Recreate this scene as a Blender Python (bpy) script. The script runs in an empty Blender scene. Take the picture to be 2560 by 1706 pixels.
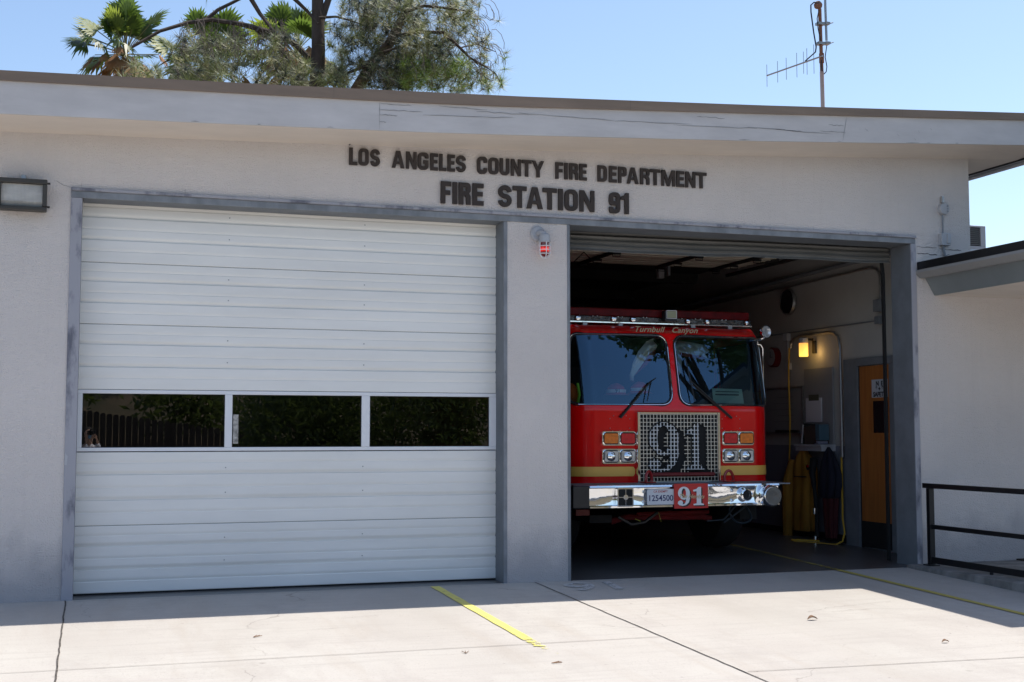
import bpy, bmesh, math, random
from mathutils import Vector, Matrix
R = math.radians
random.seed(91)
S = bpy.context.scene
COL = S.collection

# ------------------------------------------------------------------ camera, sky, sun, exposure
cam_d = bpy.data.cameras.new('camera'); cam = bpy.data.objects.new('camera', cam_d); COL.objects.link(cam)
cam_d.sensor_width = 36.0; cam_d.lens = 44.35; cam_d.clip_start = 0.05; cam_d.clip_end = 2000
cam.location = (0.336, -11.29, 1.401)
cam.rotation_euler = (R(90 + 4.14), 0, R(-18.30))
S.camera = cam

SUN = Vector((0.47, 0.12, 1.0)).normalized()
w = bpy.data.worlds.new('World'); S.world = w; w.use_nodes = True
nt = w.node_tree; nt.nodes.clear()
sky = nt.nodes.new('ShaderNodeTexSky'); sky.sky_type = 'NISHITA'; sky.sun_disc = False
sky.sun_elevation = math.asin(SUN.z); sky.sun_rotation = math.atan2(SUN.x, SUN.y)
sky.air_density = 1.0; sky.dust_density = 1.0; sky.ozone_density = 1.6; sky.altitude = 150
bg = nt.nodes.new('ShaderNodeBackground'); bg.inputs[1].default_value = 0.15
wo = nt.nodes.new('ShaderNodeOutputWorld')
nt.links.new(sky.outputs[0], bg.inputs[0]); nt.links.new(bg.outputs[0], wo.inputs[0])
sd = bpy.data.lights.new('sun', 'SUN'); sd.energy = 4.7; sd.angle = R(0.53); sd.color = (1.0, 0.935, 0.85)
so = bpy.data.objects.new('sun', sd); COL.objects.link(so)
so.rotation_euler = (-SUN).to_track_quat('-Z', 'Y').to_euler(); so.location = (10, 5, 30)
S.view_settings.view_transform = 'Standard'; S.view_settings.look = 'None'
S.view_settings.exposure = 0.40; S.view_settings.gamma = 1.0

# ------------------------------------------------------------------ materials
MATS = {}
def mat(name, col, rough=0.6, metal=0.0, vary=0.0, vscale=3.0, bump=0.0, bscale=60.0, col2=None, spec=0.5,
        emit=None, estr=0.0, stretch=(1, 1, 1), coat=0.0, rvary=0.0, detail=6.0, lo=0.35, hi=0.7, trans=0.0):
    if name in MATS: return MATS[name]
    m = bpy.data.materials.new(name); m.use_nodes = True; t = m.node_tree
    b = t.nodes['Principled BSDF']
    b.inputs['Roughness'].default_value = rough; b.inputs['Metallic'].default_value = metal
    b.inputs['Specular IOR Level'].default_value = spec; b.inputs['Coat Weight'].default_value = coat
    b.inputs['Coat Roughness'].default_value = 0.04
    b.inputs['Transmission Weight'].default_value = trans
    b.inputs['Base Color'].default_value = (*col, 1)
    if emit: b.inputs['Emission Color'].default_value = (*emit, 1); b.inputs['Emission Strength'].default_value = estr
    if vary or bump or col2 or rvary:
        tc = t.nodes.new('ShaderNodeTexCoord'); mp = t.nodes.new('ShaderNodeMapping'); mp.inputs['Scale'].default_value = stretch
        t.links.new(tc.outputs['Object'], mp.inputs['Vector'])
    if vary or col2 or rvary:
        n = t.nodes.new('ShaderNodeTexNoise'); n.inputs['Scale'].default_value = vscale; n.inputs['Detail'].default_value = detail
        n.inputs['Roughness'].default_value = 0.62
        t.links.new(mp.outputs[0], n.inputs['Vector'])
        cr = t.nodes.new('ShaderNodeValToRGB'); cr.color_ramp.elements[0].position = lo; cr.color_ramp.elements[1].position = hi
        c2 = col2 if col2 else tuple(max(0, c * (1 - vary)) for c in col)
        cr.color_ramp.elements[0].color = (*c2, 1); cr.color_ramp.elements[1].color = (*col, 1)
        t.links.new(n.outputs['Fac'], cr.inputs['Fac']); t.links.new(cr.outputs[0], b.inputs['Base Color'])
        if rvary:
            mr = t.nodes.new('ShaderNodeMapRange'); mr.inputs['To Min'].default_value = rough - rvary; mr.inputs['To Max'].default_value = rough + rvary
            t.links.new(n.outputs['Fac'], mr.inputs['Value']); t.links.new(mr.outputs[0], b.inputs['Roughness'])
    if bump:
        n2 = t.nodes.new('ShaderNodeTexNoise'); n2.inputs['Scale'].default_value = bscale; n2.inputs['Detail'].default_value = 5
        t.links.new(mp.outputs[0], n2.inputs['Vector'])
        bp = t.nodes.new('ShaderNodeBump'); bp.inputs['Strength'].default_value = 1.0; bp.inputs['Distance'].default_value = bump
        t.links.new(n2.outputs['Fac'], bp.inputs['Height']); t.links.new(bp.outputs[0], b.inputs['Normal'])
    MATS[name] = m; return m

def glass(name, tint, ior=1.5, rough=0.0, refl=1.0, gcol=(1, 1, 1)):
    if name in MATS: return MATS[name]
    m = bpy.data.materials.new(name); m.use_nodes = True; t = m.node_tree; t.nodes.clear()
    tr = t.nodes.new('ShaderNodeBsdfTransparent'); tr.inputs[0].default_value = (*tint, 1)
    gl = t.nodes.new('ShaderNodeBsdfGlossy'); gl.inputs['Roughness'].default_value = rough; gl.inputs['Color'].default_value = (*gcol, 1)
    fr = t.nodes.new('ShaderNodeFresnel'); fr.inputs[0].default_value = ior
    mu = t.nodes.new('ShaderNodeMath'); mu.operation = 'MULTIPLY'; mu.inputs[1].default_value = refl; mu.use_clamp = True
    mx = t.nodes.new('ShaderNodeMixShader'); o = t.nodes.new('ShaderNodeOutputMaterial')
    t.links.new(fr.outputs[0], mu.inputs[0]); t.links.new(mu.outputs[0], mx.inputs[0]); t.links.new(tr.outputs[0], mx.inputs[1]); t.links.new(gl.outputs[0], mx.inputs[2])
    t.links.new(mx.outputs[0], o.inputs[0]); MATS[name] = m; return m

# stucco with soft blotches, horizontal trowel marks, rising damp stain low on the wall
def stucco(name, base, dirt):
    m = mat(name, base, rough=0.9, vary=0.01, spec=0.2); t = m.node_tree
    for n in list(t.nodes):
        if n.type not in ('BSDF_PRINCIPLED', 'OUTPUT_MATERIAL'): t.nodes.remove(n)
    b = t.nodes['Principled BSDF']; L = t.links.new
    tc = t.nodes.new('ShaderNodeTexCoord')
    def noise(scale, st, det=6, off=(0, 0, 0)):
        mp = t.nodes.new('ShaderNodeMapping'); mp.inputs['Scale'].default_value = st; mp.inputs['Location'].default_value = off
        n = t.nodes.new('ShaderNodeTexNoise'); n.inputs['Scale'].default_value = scale; n.inputs['Detail'].default_value = det
        L(tc.outputs['Object'], mp.inputs[0]); L(mp.outputs[0], n.inputs['Vector']); return n.outputs['Fac']
    def mr(v, a, c, d, e):
        k = t.nodes.new('ShaderNodeMapRange'); k.inputs[1].default_value = a; k.inputs[2].default_value = c
        k.inputs[3].default_value = d; k.inputs[4].default_value = e; L(v, k.inputs[0]); return k.outputs[0]
    def mix(f, a, c):
        x = t.nodes.new('ShaderNodeMix'); x.data_type = 'RGBA'
        L(f, x.inputs[0])
        for i, q in ((6, a), (7, c)):
            if isinstance(q, tuple): x.inputs[i].default_value = (*q, 1)
            else: L(q, x.inputs[i])
        return x.outputs[2]
    big = mr(noise(0.7, (1, 1, 1.2)), .35, .7, 0, .55)
    strk = mr(noise(2.2, (6, 1, .35), 4), .5, .8, 0, .22)
    c1 = mix(big, base, tuple(x * .86 for x in base))
    c2 = mix(strk, c1, tuple(x * .82 for x in base))
    sx = t.nodes.new('ShaderNodeSeparateXYZ'); L(tc.outputs['Object'], sx.inputs[0])
    nz = noise(3.5, (1, 1, .7), 5)
    ad = t.nodes.new('ShaderNodeMath'); ad.operation = 'MULTIPLY_ADD'; L(nz, ad.inputs[0]); ad.inputs[1].default_value = -.9; L(sx.outputs[2], ad.inputs[2])
    low = mr(ad.outputs[0], -.25, .12, .7, 0)
    c3 = mix(low, c2, dirt)
    L(c3, b.inputs['Base Color'])
    bn = t.nodes.new('ShaderNodeMath'); bn.operation = 'ADD'
    L(mr(noise(75, (1, 1, 1), 4), .3, .7, 0, 1.1), bn.inputs[0]); L(mr(noise(9, (1, 1, 2.5), 4), .3, .7, 0, .7), bn.inputs[1])
    bp = t.nodes.new('ShaderNodeBump'); bp.inputs['Distance'].default_value = 0.006; bp.inputs['Strength'].default_value = .8
    L(bn.outputs[0], bp.inputs['Height']); L(bp.outputs[0], b.inputs['Normal'])
    return m

M_WALL = stucco('stucco', (.70, .65, .625), (.37, .355, .37))
M_FASC = mat('fascia_paint', (.64, .61, .60), .75, vary=.16, vscale=1.3, stretch=(1.2, 1, 5), bump=.0015, bscale=40)
M_SOFF = mat('soffit_plaster', (.76, .68, .60), .85, vary=.10, vscale=1.5, stretch=(1, 3, 1), bump=.002, bscale=50)
M_CAP = mat('roof_edge_metal', (.265, .195, .145), .65, metal=0.0, vary=.25, vscale=1.2, stretch=(.8, 1, 6))
M_STEEL = mat('blue_grey_steel_paint', (.25, .27, .30), .55, vary=.32, vscale=5, stretch=(1, 1, .6), bump=.001, bscale=30, lo=.4, hi=.62)
M_STEELD = mat('grey_steel_paint', (.18, .198, .222), .55, vary=.25, vscale=4, bump=.001, bscale=30)
M_JAMB = mat('worn_lilac_jamb_paint', (.35, .35, .39), .6, col2=(.13, .135, .17), vscale=6, stretch=(1, 1, .35), bump=.003, bscale=25, lo=.36, hi=.5)
M_DOOR = mat('garage_door_paint', (.88, .87, .84), .42, vary=.09, vscale=1.6, stretch=(.5, 1, 2.2), bump=.0006, bscale=12)
M_DOORFR = mat('window_frame_white', (.80, .81, .84), .4, vary=.04)
M_SEAL = mat('black_rubber', (.015, .015, .017), .7)
M_CRACK = mat('crack_dark', (.10, .09, .09), .95)
M_LETTER = mat('dark_brown_sign_metal', (.046, .034, .030), .7, vary=.3, vscale=14)
M_GALV = mat('galvanised', (.42, .43, .44), .42, metal=.8, vary=.2, vscale=20)
M_WINT = mat('interior_wall_paint', (.43, .425, .41), .8, vary=.12, vscale=1.5, bump=.002, bscale=30)
M_DADO = mat('interior_dado_blue_grey', (.19, .205, .25), .6, vary=.15, vscale=2)
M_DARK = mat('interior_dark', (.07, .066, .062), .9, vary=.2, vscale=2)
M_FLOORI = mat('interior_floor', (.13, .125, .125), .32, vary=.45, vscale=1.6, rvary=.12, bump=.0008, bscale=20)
M_BLACK = mat('black_paint', (.012, .012, .014), .38, vary=.3, vscale=8)
M_BLACKM = mat('matt_black', (.008, .008, .009), .8)
M_RED = mat('fire_red_paint', (.80, .003, .004), .22, coat=.6, vary=.06, vscale=2, spec=.2)
M_REDD = mat('chassis_red_paint', (.22, .012, .012), .45, vary=.35, vscale=8)
M_CHROME = mat('chrome', (.86, .87, .88), .05, metal=1.0, rvary=.02, vscale=4, bump=.0012, bscale=6)
M_STRIPE = mat('yellow_reflective_stripe', (.95, .52, .10), .35, coat=.4)
M_GOLD = mat('gold_leaf', (.55, .42, .25), .4, metal=.4)
M_WHITE = mat('white_paint', (.75, .76, .78), .5, vary=.05)
M_GREYP = mat('light_grey_paint', (.46, .47, .50), .5, vary=.12, vscale=12)

# ------------------------------------------------------------------ helpers
def tag(o, label=None, cat=None, group=None, kind=None):
    if label: o['label'] = label
    if cat: o['category'] = cat
    if group: o['group'] = group
    if kind: o['kind'] = kind
    return o
def empty(name, loc=(0, 0, 0), label=None, cat=None, group=None):
    o = bpy.data.objects.new(name, None); COL.objects.link(o); o.location = loc; o.empty_display_size = .1
    return tag(o, label, cat, group)

class MB:
    def __init__(s): s.v = []; s.f = []; s.mi = []; s.mats = []; s.cur = 0
    def m(s, mt):
        if mt not in s.mats: s.mats.append(mt)
        s.cur = s.mats.index(mt); return s
    def add(s, vs, fs):
        n = len(s.v); s.v += [tuple(v) for v in vs]
        for f in fs: s.f.append(tuple(i + n for i in f)); s.mi.append(s.cur)
        return s
    def box(s, x0, x1, y0, y1, z0, z1, mtx=None):
        vs = [Vector((x, y, z)) for x in (x0, x1) for y in (y0, y1) for z in (z0, z1)]
        if mtx: vs = [mtx @ v for v in vs]
        return s.add(vs, [(0, 1, 3, 2), (4, 6, 7, 5), (0, 4, 5, 1), (2, 3, 7, 6), (0, 2, 6, 4), (1, 5, 7, 3)])
    def quad(s, *p): return s.add(p, [tuple(range(len(p)))])
    def tube(s, pts, r, n=8, r1=None, closed=False, caps=True):
        pts = [Vector(p) for p in pts]; k = len(pts); rings = []
        rs = r if isinstance(r, (list, tuple)) else [r + ((r1 if r1 is not None else r) - r) * i / max(1, k - 1) for i in range(k)]
        up = None
        for i, p in enumerate(pts):
            a = pts[(i - 1) % k] if (closed or i > 0) else p; b = pts[(i + 1) % k] if (closed or i < k - 1) else p
            d = (b - a).normalized() if (b - a).length > 1e-9 else Vector((0, 0, 1))
            if up is None:
                up = Vector((0, 0, 1)) if abs(d.z) < .9 else Vector((1, 0, 0))
            u = (up - d * up.dot(d))
            u = u.normalized() if u.length > 1e-6 else d.orthogonal().normalized()
            up = u; w_ = d.cross(u)
            rings.append([p + (u * math.cos(2 * math.pi * j / n) + w_ * math.sin(2 * math.pi * j / n)) * rs[i] for j in range(n)])
        vs = [v for rg in rings for v in rg]; fs = []
        for i in range(k if closed else k - 1):
            i2 = (i + 1) % k
            for j in range(n): fs.append((i * n + j, i * n + (j + 1) % n, i2 * n + (j + 1) % n, i2 * n + j))
        if caps and not closed: fs.append(tuple(range(n))[::-1]); fs.append(tuple((k - 1) * n + j for j in range(n)))
        return s.add(vs, fs)
    def lathe(s, prof, origin, axis, n=20, cap=True):
        # prof: list of (radius, distance along axis)
        ax = Vector(axis).normalized(); u = ax.orthogonal().normalized(); w_ = ax.cross(u); o = Vector(origin); vs = []; fs = []
        for (r, d) in prof:
            for j in range(n):
                a = 2 * math.pi * j / n; vs.append(o + ax * d + (u * math.cos(a) + w_ * math.sin(a)) * r)
        for i in range(len(prof) - 1):
            for j in range(n): fs.append((i * n + j, (i + 1) * n + j, (i + 1) * n + (j + 1) % n, i * n + (j + 1) % n))
        if cap:
            fs.append(tuple(range(n))); fs.append(tuple((len(prof) - 1) * n + j for j in range(n))[::-1])
        return s.add(vs, fs)
    def build(s, name, mt=None, parent=None, smooth=False, bevel=0, loc=None, angle=35):
        me = bpy.data.meshes.new(name); me.from_pydata(s.v, [], s.f)
        if s.mats:
            for q in s.mats: me.materials.append(q)
            for p, i in zip(me.polygons, s.mi): p.material_index = i
        else: me.materials.append(mt)
        o = bpy.data.objects.new(name, me); COL.objects.link(o)
        if parent: o.parent = parent; o.matrix_parent_inverse = Matrix.Translation(parent_world(parent)).inverted()
        if bevel or True:
            bm = bmesh.new(); bm.from_mesh(me); bmesh.ops.recalc_face_normals(bm, faces=bm.faces); bm.to_mesh(me); bm.free()
        if smooth:
            for p in me.polygons: p.use_smooth = True
            me.set_sharp_from_angle(angle=R(angle))
        if bevel:
            bv = o.modifiers.new('bevel', 'BEVEL'); bv.width = bevel; bv.segments = 2; bv.limit_method = 'ANGLE'; bv.angle_limit = R(40)
        return o
def parent_world(p):      # every mesh is built in world coordinates, only empties are offset
    return Vector(p.location) if p.type == 'EMPTY' else Vector((0, 0, 0))

def fillet(pts, n=6, closed=True):
    """(x, y, r) corners -> polyline with rounded corners"""
    out = []; k = len(pts)
    for i, q in enumerate(pts):
        r = q[2] if len(q) > 2 else 0; p = Vector(q[:2])
        if r <= 0 or (not closed and i in (0, k - 1)): out.append(p); continue
        a = Vector(pts[i - 1][:2]); b = Vector(pts[(i + 1) % k][:2]); da = (a - p).normalized(); db = (b - p).normalized()
        ang = da.angle(db); t = min(r / math.tan(ang / 2), (a - p).length * .5, (b - p).length * .5) if ang < 3.1 else 0
        for j in range(n + 1):
            u = j / n; out.append((p + da * t) * (1 - u) ** 2 + p * 2 * u * (1 - u) + (p + db * t) * u ** 2)
    return out
def stroke(pts, w_, closed=False):
    k = len(pts); L_ = []; R_ = []
    for i, p in enumerate(pts):
        a = pts[i - 1] if (i > 0 or closed) else None; b = pts[(i + 1) % k] if (i < k - 1 or closed) else None
        d1 = (p - a).normalized() if a is not None and (p - a).length > 1e-9 else None
        d2 = (b - p).normalized() if b is not None and (b - p).length > 1e-9 else None
        d1 = d1 or d2; d2 = d2 or d1
        n1 = Vector((-d1.y, d1.x)); n2 = Vector((-d2.y, d2.x)); n_ = (n1 + n2)
        n_ = n_.normalized() if n_.length > 1e-6 else n1
        s_ = 1 / max(.5, n_.dot(n1)); L_.append(p + n_ * w_ / 2 * s_); R_.append(p - n_ * w_ / 2 * s_)
    return [L_, R_] if closed else [L_ + R_[::-1]]
def glyph(ch, w, h, t):
    V = Vector; tw = t * .92; r = min(w, h) * .46; ri = max(.001, r - t)
    if ch in 'I': return [[V((0, 0)), V((t, 0)), V((t, h)), V((0, h))]]
    if ch == 'L': return [[V(p) for p in ((0, 0), (w, 0), (w, tw), (t, tw), (t, h), (0, h))]]
    if ch == 'T': return [[V(p) for p in ((w / 2 - t / 2, 0), (w / 2 + t / 2, 0), (w / 2 + t / 2, h - tw), (w, h - tw), (w, h), (0, h), (0, h - tw), (w / 2 - t / 2, h - tw))]]
    if ch == 'E':
        m = h / 2 + .02 * h
        return [[V(p) for p in ((0, 0), (w, 0), (w, tw), (t, tw), (t, m - tw / 2), (w * .92, m - tw / 2), (w * .92, m + tw / 2), (t, m + tw / 2), (t, h - tw), (w, h - tw), (w, h), (0, h))]]
    if ch == 'F':
        m = h / 2
        return [[V(p) for p in ((0, 0), (t, 0), (t, m - tw / 2), (w * .9, m - tw / 2), (w * .9, m + tw / 2), (t, m + tw / 2), (t, h - tw), (w, h - tw), (w, h), (0, h))]]
    if ch == 'N': return [[V(p) for p in ((0, 0), (t * .9, 0), (t * .9, h * .6), (w - t, 0), (w, 0), (w, h), (w - t * .9, h), (w - t * .9, h * .4), (t, h), (0, h))]]
    if ch == 'M':
        c = w / 2; q = t * .8
        return [[V(p) for p in ((0, 0), (q, 0), (q, h * .68), (c - q * .5, 0), (c + q * .5, 0), (w - q, h * .68), (w - q, 0), (w, 0), (w, h), (w - q * 1.4, h), (c, h * .36), (q * 1.4, h), (0, h))]]
    if ch == 'A':
        c = w / 2; q = t * 1.02; a = t * .52
        return [[V(p) for p in ((0, 0), (q, 0), (q + w * .07, h * .22), (w - q - w * .07, h * .22), (w - q, 0), (w, 0), (c + a * 1.15, h), (c - a * 1.15, h))],
                [V(p) for p in ((q + w * .105, h * .37), (w - q - w * .105, h * .37), (c, h * .78))]]
    if ch == 'Y':
        c = w / 2
        return [[V(p) for p in ((c - t / 2, 0), (c + t / 2, 0), (c + t / 2, h * .40), (w, h), (w - t * 1.05, h), (c, h * .60), (t * 1.05, h), (0, h), (c - t / 2, h * .40))]]
    if ch == 'O':
        return [fillet([(0, 0, r), (w, 0, r), (w, h, r), (0, h, r)], 7), fillet([(t, tw, ri), (w - t, tw, ri), (w - t, h - tw, ri), (t, h - tw, ri)], 7)]
    if ch == 'D':
        return [fillet([(0, 0), (w, 0, r), (w, h, r), (0, h)], 7), fillet([(t, tw), (w - t, tw, ri), (w - t, h - tw, ri), (t, h - tw)], 7)]
    rc = r - t / 2
    if ch == 'C': return stroke(fillet([(w - t / 2, h * .66), (w - t / 2, h - tw / 2, rc), (t / 2, h - tw / 2, rc), (t / 2, tw / 2, rc), (w - t / 2, tw / 2, rc), (w - t / 2, h * .34)], 7, False), t)
    if ch == 'G': return stroke(fillet([(w - t / 2, h * .68), (w - t / 2, h - tw / 2, rc), (t / 2, h - tw / 2, rc), (t / 2, tw / 2, rc), (w - t / 2, tw / 2, rc * .8), (w - t / 2, h * .46), (w * .52, h * .46)], 7, False), t)
    if ch == 'U': return stroke(fillet([(t / 2, h), (t / 2, tw / 2, rc), (w - t / 2, tw / 2, rc), (w - t / 2, h)], 7, False), t)
    if ch == 'S':
        rx = (w - t) / 2; ry = (h - tw) / 4; P = []
        for i in range(13): a = R(0 + 270 * i / 12); P.append(V((w / 2 + rx * math.cos(a), h / 2 + ry + ry * math.sin(a))))
        for i in range(1, 13): a = R(90 - 270 * i / 12); P.append(V((w / 2 + rx * math.cos(a), h / 2 - ry + ry * math.sin(a))))
        return stroke(P, t * .95)
    if ch == 'P':
        m = h * .42
        return [fillet([(0, 0), (t, 0), (t, m), (w, m, r * .8), (w, h, r * .8), (0, h)], 6), fillet([(t, m + tw), (w - t, m + tw, ri * .6), (w - t, h - tw, ri * .6), (t, h - tw)], 5)]
    if ch == 'R':
        m = h * .44
        return [fillet([(0, 0), (t, 0), (t, m - tw * .1), (w * .5, m - tw * .1), (w - t, m - tw * .6, .004), (w - t * .95, 0), (w, 0), (w, m - tw * .3, .01), (w * .88, m + tw * .35, .008), (w, m + tw * .9, .01), (w, h, r * .8), (0, h)], 5),
                fillet([(t, m + tw * .9), (w - t, m + tw * .9, ri * .6), (w - t, h - tw, ri * .6), (t, h - tw)], 5)]
    if ch == '9':
        m = h * .38
        return [fillet([(0, h * .30), (0, 0, r), (w, 0, r), (w, h, r), (0, h, r), (0, m, r), (w - t, m, .003), (w - t, tw, ri), (t, tw, ri), (t, h * .30)], 6),
                fillet([(t, m + tw, ri), (w - t, m + tw, ri), (w - t, h - tw, ri), (t, h - tw, ri)], 6)]
    if ch == '1':
        return [[V(p) for p in ((w - t, 0), (w, 0), (w, h), (w - t * .75, h), (w - t * 1.15, h * .87), (0, h * .82), (0, h * .68), (w - t, h * .68))]]
    if ch == 'q':   # display serif nine
        o1 = [V((w * .47 + w * .43 * math.cos(a), h * .66 + h * .34 * math.sin(a))) for a in [R(x) for x in range(-20, 215, 12)]]
        outer = [V((w * .10, h * .50)), V((w * .28, h * .34)), V((w * .48, h * .30)), V((w * .62, h * .34)), V((w * .60, h * .20)), V((w * .50, h * .08)), V((w * .36, h * .06)),
                 V((w * .40, h * .16)), V((w * .34, h * .25)), V((w * .20, h * .28)), V((w * .06, h * .22)), V((w * .02, h * .12)), V((w * .12, h * .02)), V((w * .36, -h * .02)), V((w * .62, h * .02)), V((w * .82, h * .16)), V((w * .90, h * .36))]
        return [outer + o1, [V((w * .46 + w * .16 * math.cos(R(x)), h * .66 + h * .25 * math.sin(R(x)))) for x in range(0, 360, 20)]]
    if ch == 'i':   # display serif one
        return [[V(p) for p in ((w * .05, 0), (w * .98, 0), (w * .98, h * .07), (w * .74, h * .11), (w * .74, h), (w * .50, h), (w * .34, h * .90), (w * .03, h * .84), (w * .03, h * .76), (w * .34, h * .76), (w * .34, h * .11), (w * .05, h * .07))]]
    return [[V((0, 0)), V((w, 0)), V((w, h)), V((0, h))]]

def loops_mesh(name, loops, depth, bevel=0.0):
    """closed 2D loops (with holes) -> extruded mesh data in XY, thickness 0..depth on Z"""
    cu = bpy.data.curves.new(name, 'CURVE'); cu.dimensions = '2D'; cu.fill_mode = 'BOTH'; cu.extrude = max(1e-4, depth / 2 - bevel); cu.bevel_depth = bevel; cu.bevel_resolution = 1
    if bevel: cu.offset = -bevel
    for lp in loops:
        sp = cu.splines.new('POLY'); sp.points.add(len(lp) - 1)
        for i, p in enumerate(lp): sp.points[i].co = (p[0], p[1], 0, 1)
        sp.use_cyclic_u = True
    o = bpy.data.objects.new('tmp_curve', cu); COL.objects.link(o)
    dg = bpy.context.evaluated_depsgraph_get(); dg.update()
    me = bpy.data.meshes.new_from_object(o.evaluated_get(dg)); bpy.data.objects.remove(o); bpy.data.curves.remove(cu)
    me.transform(Matrix.Translation((0, 0, depth / 2))); me.name = name
    return me
def text_mesh(name, s, size, depth=.002, offset=0.0, shear=0.0, sx=1.0, spacing=1.0):
    cu = bpy.data.curves.new(name, 'FONT'); cu.body = s; cu.size = size; cu.extrude = depth / 2; cu.offset = offset; cu.shear = shear; cu.space_character = spacing
    cu.align_x = 'CENTER'; cu.align_y = 'CENTER'; cu.resolution_u = 4
    o = bpy.data.objects.new('tmp_text', cu); COL.objects.link(o)
    dg = bpy.context.evaluated_depsgraph_get(); dg.update()
    me = bpy.data.meshes.new_from_object(o.evaluated_get(dg)); bpy.data.objects.remove(o); bpy.data.curves.remove(cu)
    me.transform(Matrix.Diagonal((sx, 1, 1, 1))); me.name = name
    return me
FRONT = Matrix(((1, 0, 0, 0), (0, 0, -1, 0), (0, 1, 0, 0), (0, 0, 0, 1)))        # XY plane -> facing -Y
LEFTW = Matrix(((0, 0, -1, 0), (-1, 0, 0, 0), (0, 1, 0, 0), (0, 0, 0, 1)))       # XY plane -> facing -X (reads left to right seen from -X)
def place(me, name, mt, parent, loc, basis=FRONT, rot=0.0):
    me.materials.clear(); me.materials.append(mt)
    me.transform(Matrix.Translation(loc) @ basis @ Matrix.Rotation(rot, 4, 'Z'))
    o = bpy.data.objects.new(name, me); COL.objects.link(o)
    if parent: o.parent = parent; o.matrix_parent_inverse = Matrix.Translation(parent_world(parent)).inverted()
    return o
def arc(c, r, a0, a1, n=8): return [(c[0] + r * math.cos(R(a0 + (a1 - a0) * i / n)), c[1] + r * math.sin(R(a0 + (a1 - a0) * i / n))) for i in range(n + 1)]
def rrect(x0, x1, z0, z1, r, n=5): return [tuple(p) for p in fillet([(x0, z0, r), (x1, z0, r), (x1, z1, r), (x0, z1, r)], n)]

def gz(y): return .0298 * max(-14.0, min(3.0, y))

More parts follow.
